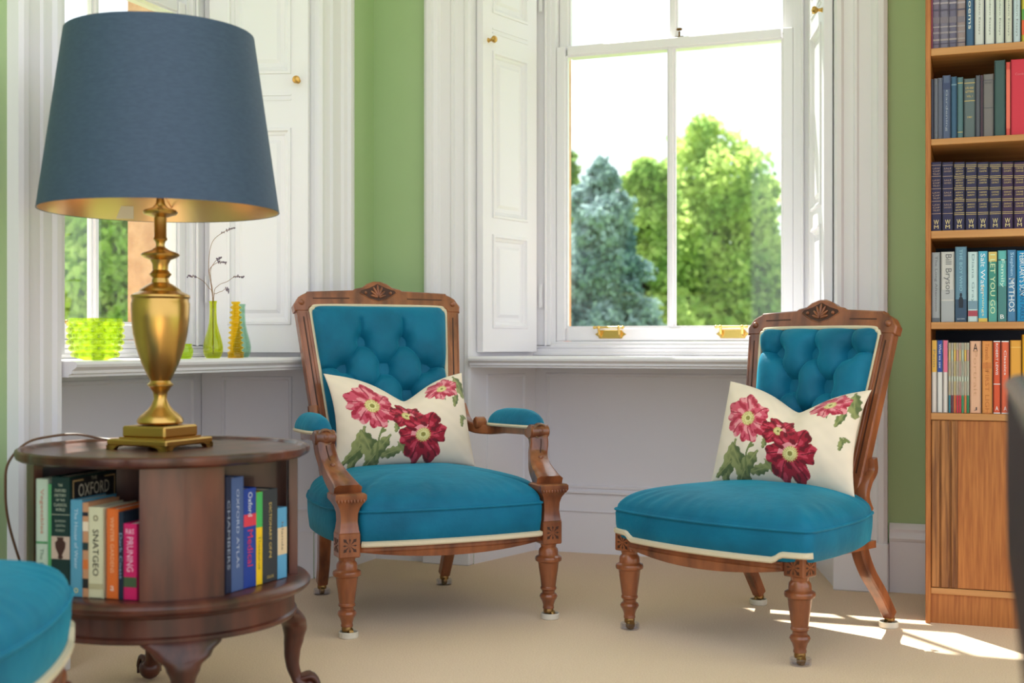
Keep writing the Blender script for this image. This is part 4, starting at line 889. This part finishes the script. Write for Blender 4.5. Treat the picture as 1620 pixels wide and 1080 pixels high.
# ---------------------------------------------------------------- drop-leaf table at the right edge
DLT = thing('drop_leaf_table', 'dark polished drop-leaf table cut off by the right edge of the picture', 'table', (2.186, -2.578, 0))
DK = mat('dark_rosewood', (52, 32, 40), .6, noise=20, col2=(36, 20, 28), stretch=(1, 1, .2), spec=.2)
r_ = .11; pl = [(0, .742), (0, .66)]+[(-(r_-r_*math.cos(t)), .655-.11*math.sin(t)) for t in [PI/2*i/8 for i in range(9)]]+[(-.86, .545)]+[(-.86-.11*math.sin(t), .655-.11*math.cos(t)) for t in [PI/2*i/8 for i in range(9)]]+[(-.97, .742)]
MB().prism(pl, 0, .018, lambda a, b, n: (n, a, b), bev=.003).build('drop_leaf', DK, DLT, smooth=40)
DKT = mat('polished_rosewood', (60, 38, 48), .25, coat=.4)
MB().loft([[(x, y, z) for x, z in ((.0, .744), (-.003, .750), (.000, .757), (.008, .7625), (.016, .764), (.85, .764), (.85, .744))] for y in (0, -.97)]).build('table_top', DKT, DLT, smooth=40)
MB().box((.08, -.90, .65), (.78, -.07, .7435)).build('apron', DK, DLT, smooth=0)
for x in (.11, .75):
    for y in (-.10, -.87): MB().lathe([(.012, 0), (.018, .03), (.016, .1), (.022, .3), (.020, .55), (.025, .66)], 20, c=(x, y, 0)).build('leg', DK, DLT)
# ---------------------------------------------------------------- garden
lawn = MB().box((-60, -30, -1.3), (60, 80, -1.2)).build('ground_outside', mat('lawn', (120, 150, 70), .95, noise=2, col2=(90, 126, 52)), smooth=0); struct(lawn)
def leafmat(name, c1, c2, tr):
    m = bpy.data.materials.new(name); m.use_nodes = True; n = m.node_tree.nodes; l = m.node_tree.links; n.remove(n['Principled BSDF'])
    tc = n.new('ShaderNodeTexCoord'); nt = n.new('ShaderNodeTexNoise'); nt.inputs['Scale'].default_value = 1.3; nt.inputs['Detail'].default_value = 6; l.new(tc.outputs['Object'], nt.inputs[0])
    cr = n.new('ShaderNodeValToRGB'); cr.color_ramp.elements[0].position = .36; cr.color_ramp.elements[1].position = .62; cr.color_ramp.elements[0].color = lin(c2); cr.color_ramp.elements[1].color = lin(c1); l.new(nt.outputs[0], cr.inputs[0])
    d = n.new('ShaderNodeBsdfDiffuse'); t = n.new('ShaderNodeBsdfTranslucent'); mx = n.new('ShaderNodeMixShader'); mx.inputs[0].default_value = tr
    l.new(cr.outputs[0], d.inputs[0]); l.new(cr.outputs[0], t.inputs[0]); l.new(d.outputs[0], mx.inputs[1]); l.new(t.outputs[0], mx.inputs[2]); l.new(mx.outputs[0], n['Material Output'].inputs[0]); return m
LIMEL = leafmat('lime_tree_leaves', (212, 226, 140), (150, 184, 104), .5)
SPRUL = leafmat('spruce_needles', (176, 196, 200), (112, 146, 144), .35)
MIDL = leafmat('mid_green_leaves', (196, 212, 130), (132, 164, 104), .45)
BARK = mat('bark', (96, 80, 64), .9, noise=12, col2=(66, 54, 44))
def tree(name, label, X, D, lobes, nleaf, size, m, group='trees beyond the garden', conifer=False, zg=-1.2):
    x, y = room(X, D); T = thing(name, label, 'tree', (x, y, zg), 0, group)
    ztop = max(c[2]+c[3] for c in lobes)-zg
    MB().tube([(0, 0, 0), (.05, .02, ztop*.4), (0, 0, ztop*.85)], [.35, .2, .06], 10).build('trunk', BARK, T)
    rs = np.random.RandomState(int(abs(X*100))+int(D)); ws = np.array([c[3]**2 for c in lobes]); ws = ws/ws.sum(); V = []
    ids = rs.choice(len(lobes), nleaf, p=ws); L = np.array(lobes, float)[ids]
    dirs = rs.normal(size=(nleaf, 3)); dirs /= np.linalg.norm(dirs, axis=1)[:, None]
    # clumps: pull leaves to clump centres on each lobe
    rad = rs.uniform(.72, 1.0, nleaf)**.6; P = np.zeros((nleaf, 3))
    cl = rs.normal(size=(90*len(lobes), 3)); cl /= np.linalg.norm(cl, axis=1)[:, None]; cl *= rs.uniform(.72, 1.22, len(cl))[:, None]
    ci = rs.randint(0, 90, nleaf)+ids*90; k = .84; dd = cl[ci]*k+dirs*(1-k)*1.5
    CX = L[:, 0]*CT - L[:, 1]*ST; CY = L[:, 0]*ST + L[:, 1]*CT
    P[:, 0] = CX+dd[:, 0]*L[:, 3]*rad; P[:, 1] = CY+dd[:, 1]*L[:, 3]*rad; P[:, 2] = L[:, 2]-zg+dd[:, 2]*L[:, 3]*rad*(L[:, 4])
    a = rs.normal(size=(nleaf, 3)); a /= np.linalg.norm(a, axis=1)[:, None]; b = np.cross(a, rs.normal(size=(nleaf, 3))); b /= np.linalg.norm(b, axis=1)[:, None]
    s = (size*rs.uniform(.6, 1.3, nleaf))[:, None]; Q = np.stack([P-a*s, P+b*s*.6, P+a*s, P-b*s*.6], 1).reshape(-1, 3)
    me = bpy.data.meshes.new('crown'); me.from_pydata(Q.tolist(), [], np.arange(nleaf*4).reshape(-1, 4).tolist()); me.materials.append(m)
    o = bpy.data.objects.new('crown', me); C.objects.link(o); o.parent = T; return T
def px(x, y, D): return ((x-810)/FP*D, CH+(HY-y)*D/FP)
def lob(x, y, D, rpx, asp=1.0, Xc=0, dy=0): X, Z = px(x, y, D); return (X-Xc, dy, Z, rpx/FP*D, asp)
D = 26.0; Xc = px(1130, 400, D)[0]
tree('lime_tree', 'large bright green broadleaf tree in the right half of the back window', Xc, D, [lob(x, y, D, r, a, Xc, d) for x, y, r, a, d in ((1115, 225, 42, 1, 0), (1100, 270, 62, 1, .4), (1150, 290, 72, 1, -.4), (1085, 330, 70, 1, .3), (1180, 340, 62, 1, .2), (1130, 370, 92, .9, 0), (1205, 400, 55, 1, .5), (1060, 400, 66, 1, -.6), (1150, 450, 110, .8, .2), (1220, 470, 60, 1, 0), (1030, 470, 62, 1, .4), (1215, 300, 22, 1, 0), (1100, 520, 130, .7, 0), (1230, 540, 90, .8, 0), (1100, 620, 170, .6, 0))], 46000, .085, LIMEL)
D = 19.0; Xc = px(950, 400, D)[0]
tree('blue_spruce', 'blue-grey spruce in the left half of the back window', Xc, D, [lob(x, y, D, r, a, Xc, d) for x, y, r, a, d in ((952, 266, 13, 1.4, 0), (962, 285, 20, 1, 0), (944, 292, 24, 1.1, 0), (925, 318, 26, 1, 0), (975, 325, 26, 1, 0), (948, 325, 38, 1, .2), (955, 360, 50, 1, -.2), (945, 400, 60, 1, .2), (960, 440, 68, 1, 0), (935, 480, 78, 1, .1), (970, 520, 80, 1, 0), (940, 580, 110, .8, 0))], 52000, .055, SPRUL)
D = 22.2; Xc = px(1015, 400, D)[0]
tree('young_ash', 'yellow-green tree between the spruce and the glazing bar of the back window', Xc, D, [lob(x, y, D, r, a, Xc, d) for x, y, r, a, d in ((1018, 275, 26, 1, 0), (1045, 282, 24, 1, 0), (996, 292, 18, 1, 0), (1040, 310, 40, 1, .3), (985, 340, 30, 1, 0), (1005, 350, 40, 1, 0), (1030, 390, 46, 1, .2), (1010, 450, 60, 1, 0), (1020, 530, 80, 1, 0))], 26000, .07, LIMEL)
D = 23.5; Xc = px(880, 400, D)[0]
tree('beech_tree', 'green tree cut by the left edge of the back window', Xc, D, [lob(x, y, D, r, a, Xc, d) for x, y, r, a, d in ((888, 262, 26, 1, 0), (880, 300, 40, 1, .3), (875, 390, 55, 1, 0), (880, 470, 60, 1, .2), (890, 540, 80, .8, 0))], 24000, .07, MIDL)
D = 40.0; Xc = px(1100, 400, D)[0]
tree('hedge_row', 'low bank of shrubs behind the trees in the back window', Xc, D, [lob(x, 545, D, 75, .8, Xc, 0) for x in range(860, 1340, 55)], 30000, .14, MIDL)
# garden left of the house, seen through the left window (world coordinates)
def tree_uv(name, label, u, v, lobes, n, s, m): 
    X, D = (u-CU)*CT+(v-CV)*ST, -(u-CU)*ST+(v-CV)*CT
    return tree(name, label, X, D, lobes, n, s, m)
def lob2(x, y, Dd, rpx, Xc): X, Z = px(x, y, Dd); return (X-Xc, 0, Z, rpx/FP*Dd, 1)
D = 17.0; Xc = px(130, 400, D)[0]
tree('maple_tree', 'sunny green tree outside the left window behind the lamp', Xc, D, [lob2(x, y, D, r, Xc) for x, y, r in ((110, 180, 90), (70, 300, 120), (170, 260, 100), (230, 380, 110), (130, 420, 130), (60, 500, 130), (200, 520, 120), (130, 600, 150))], 46000, .075, leafmat('maple_leaves', (232, 240, 160), (176, 208, 110), .65))

D = 27.0; Xc = px(1420, 400, D)[0]
tree('field_maple', 'green tree hidden behind the right window shutter and bookcase', Xc, D, [lob(x, y, D, r, a, Xc, d) for x, y, r, a, d in ((1400, 300, 70, 1, 0), (1440, 380, 100, 1, 0), (1390, 450, 90, 1, .4), (1460, 520, 120, .8, 0))], 22000, .09, MIDL)
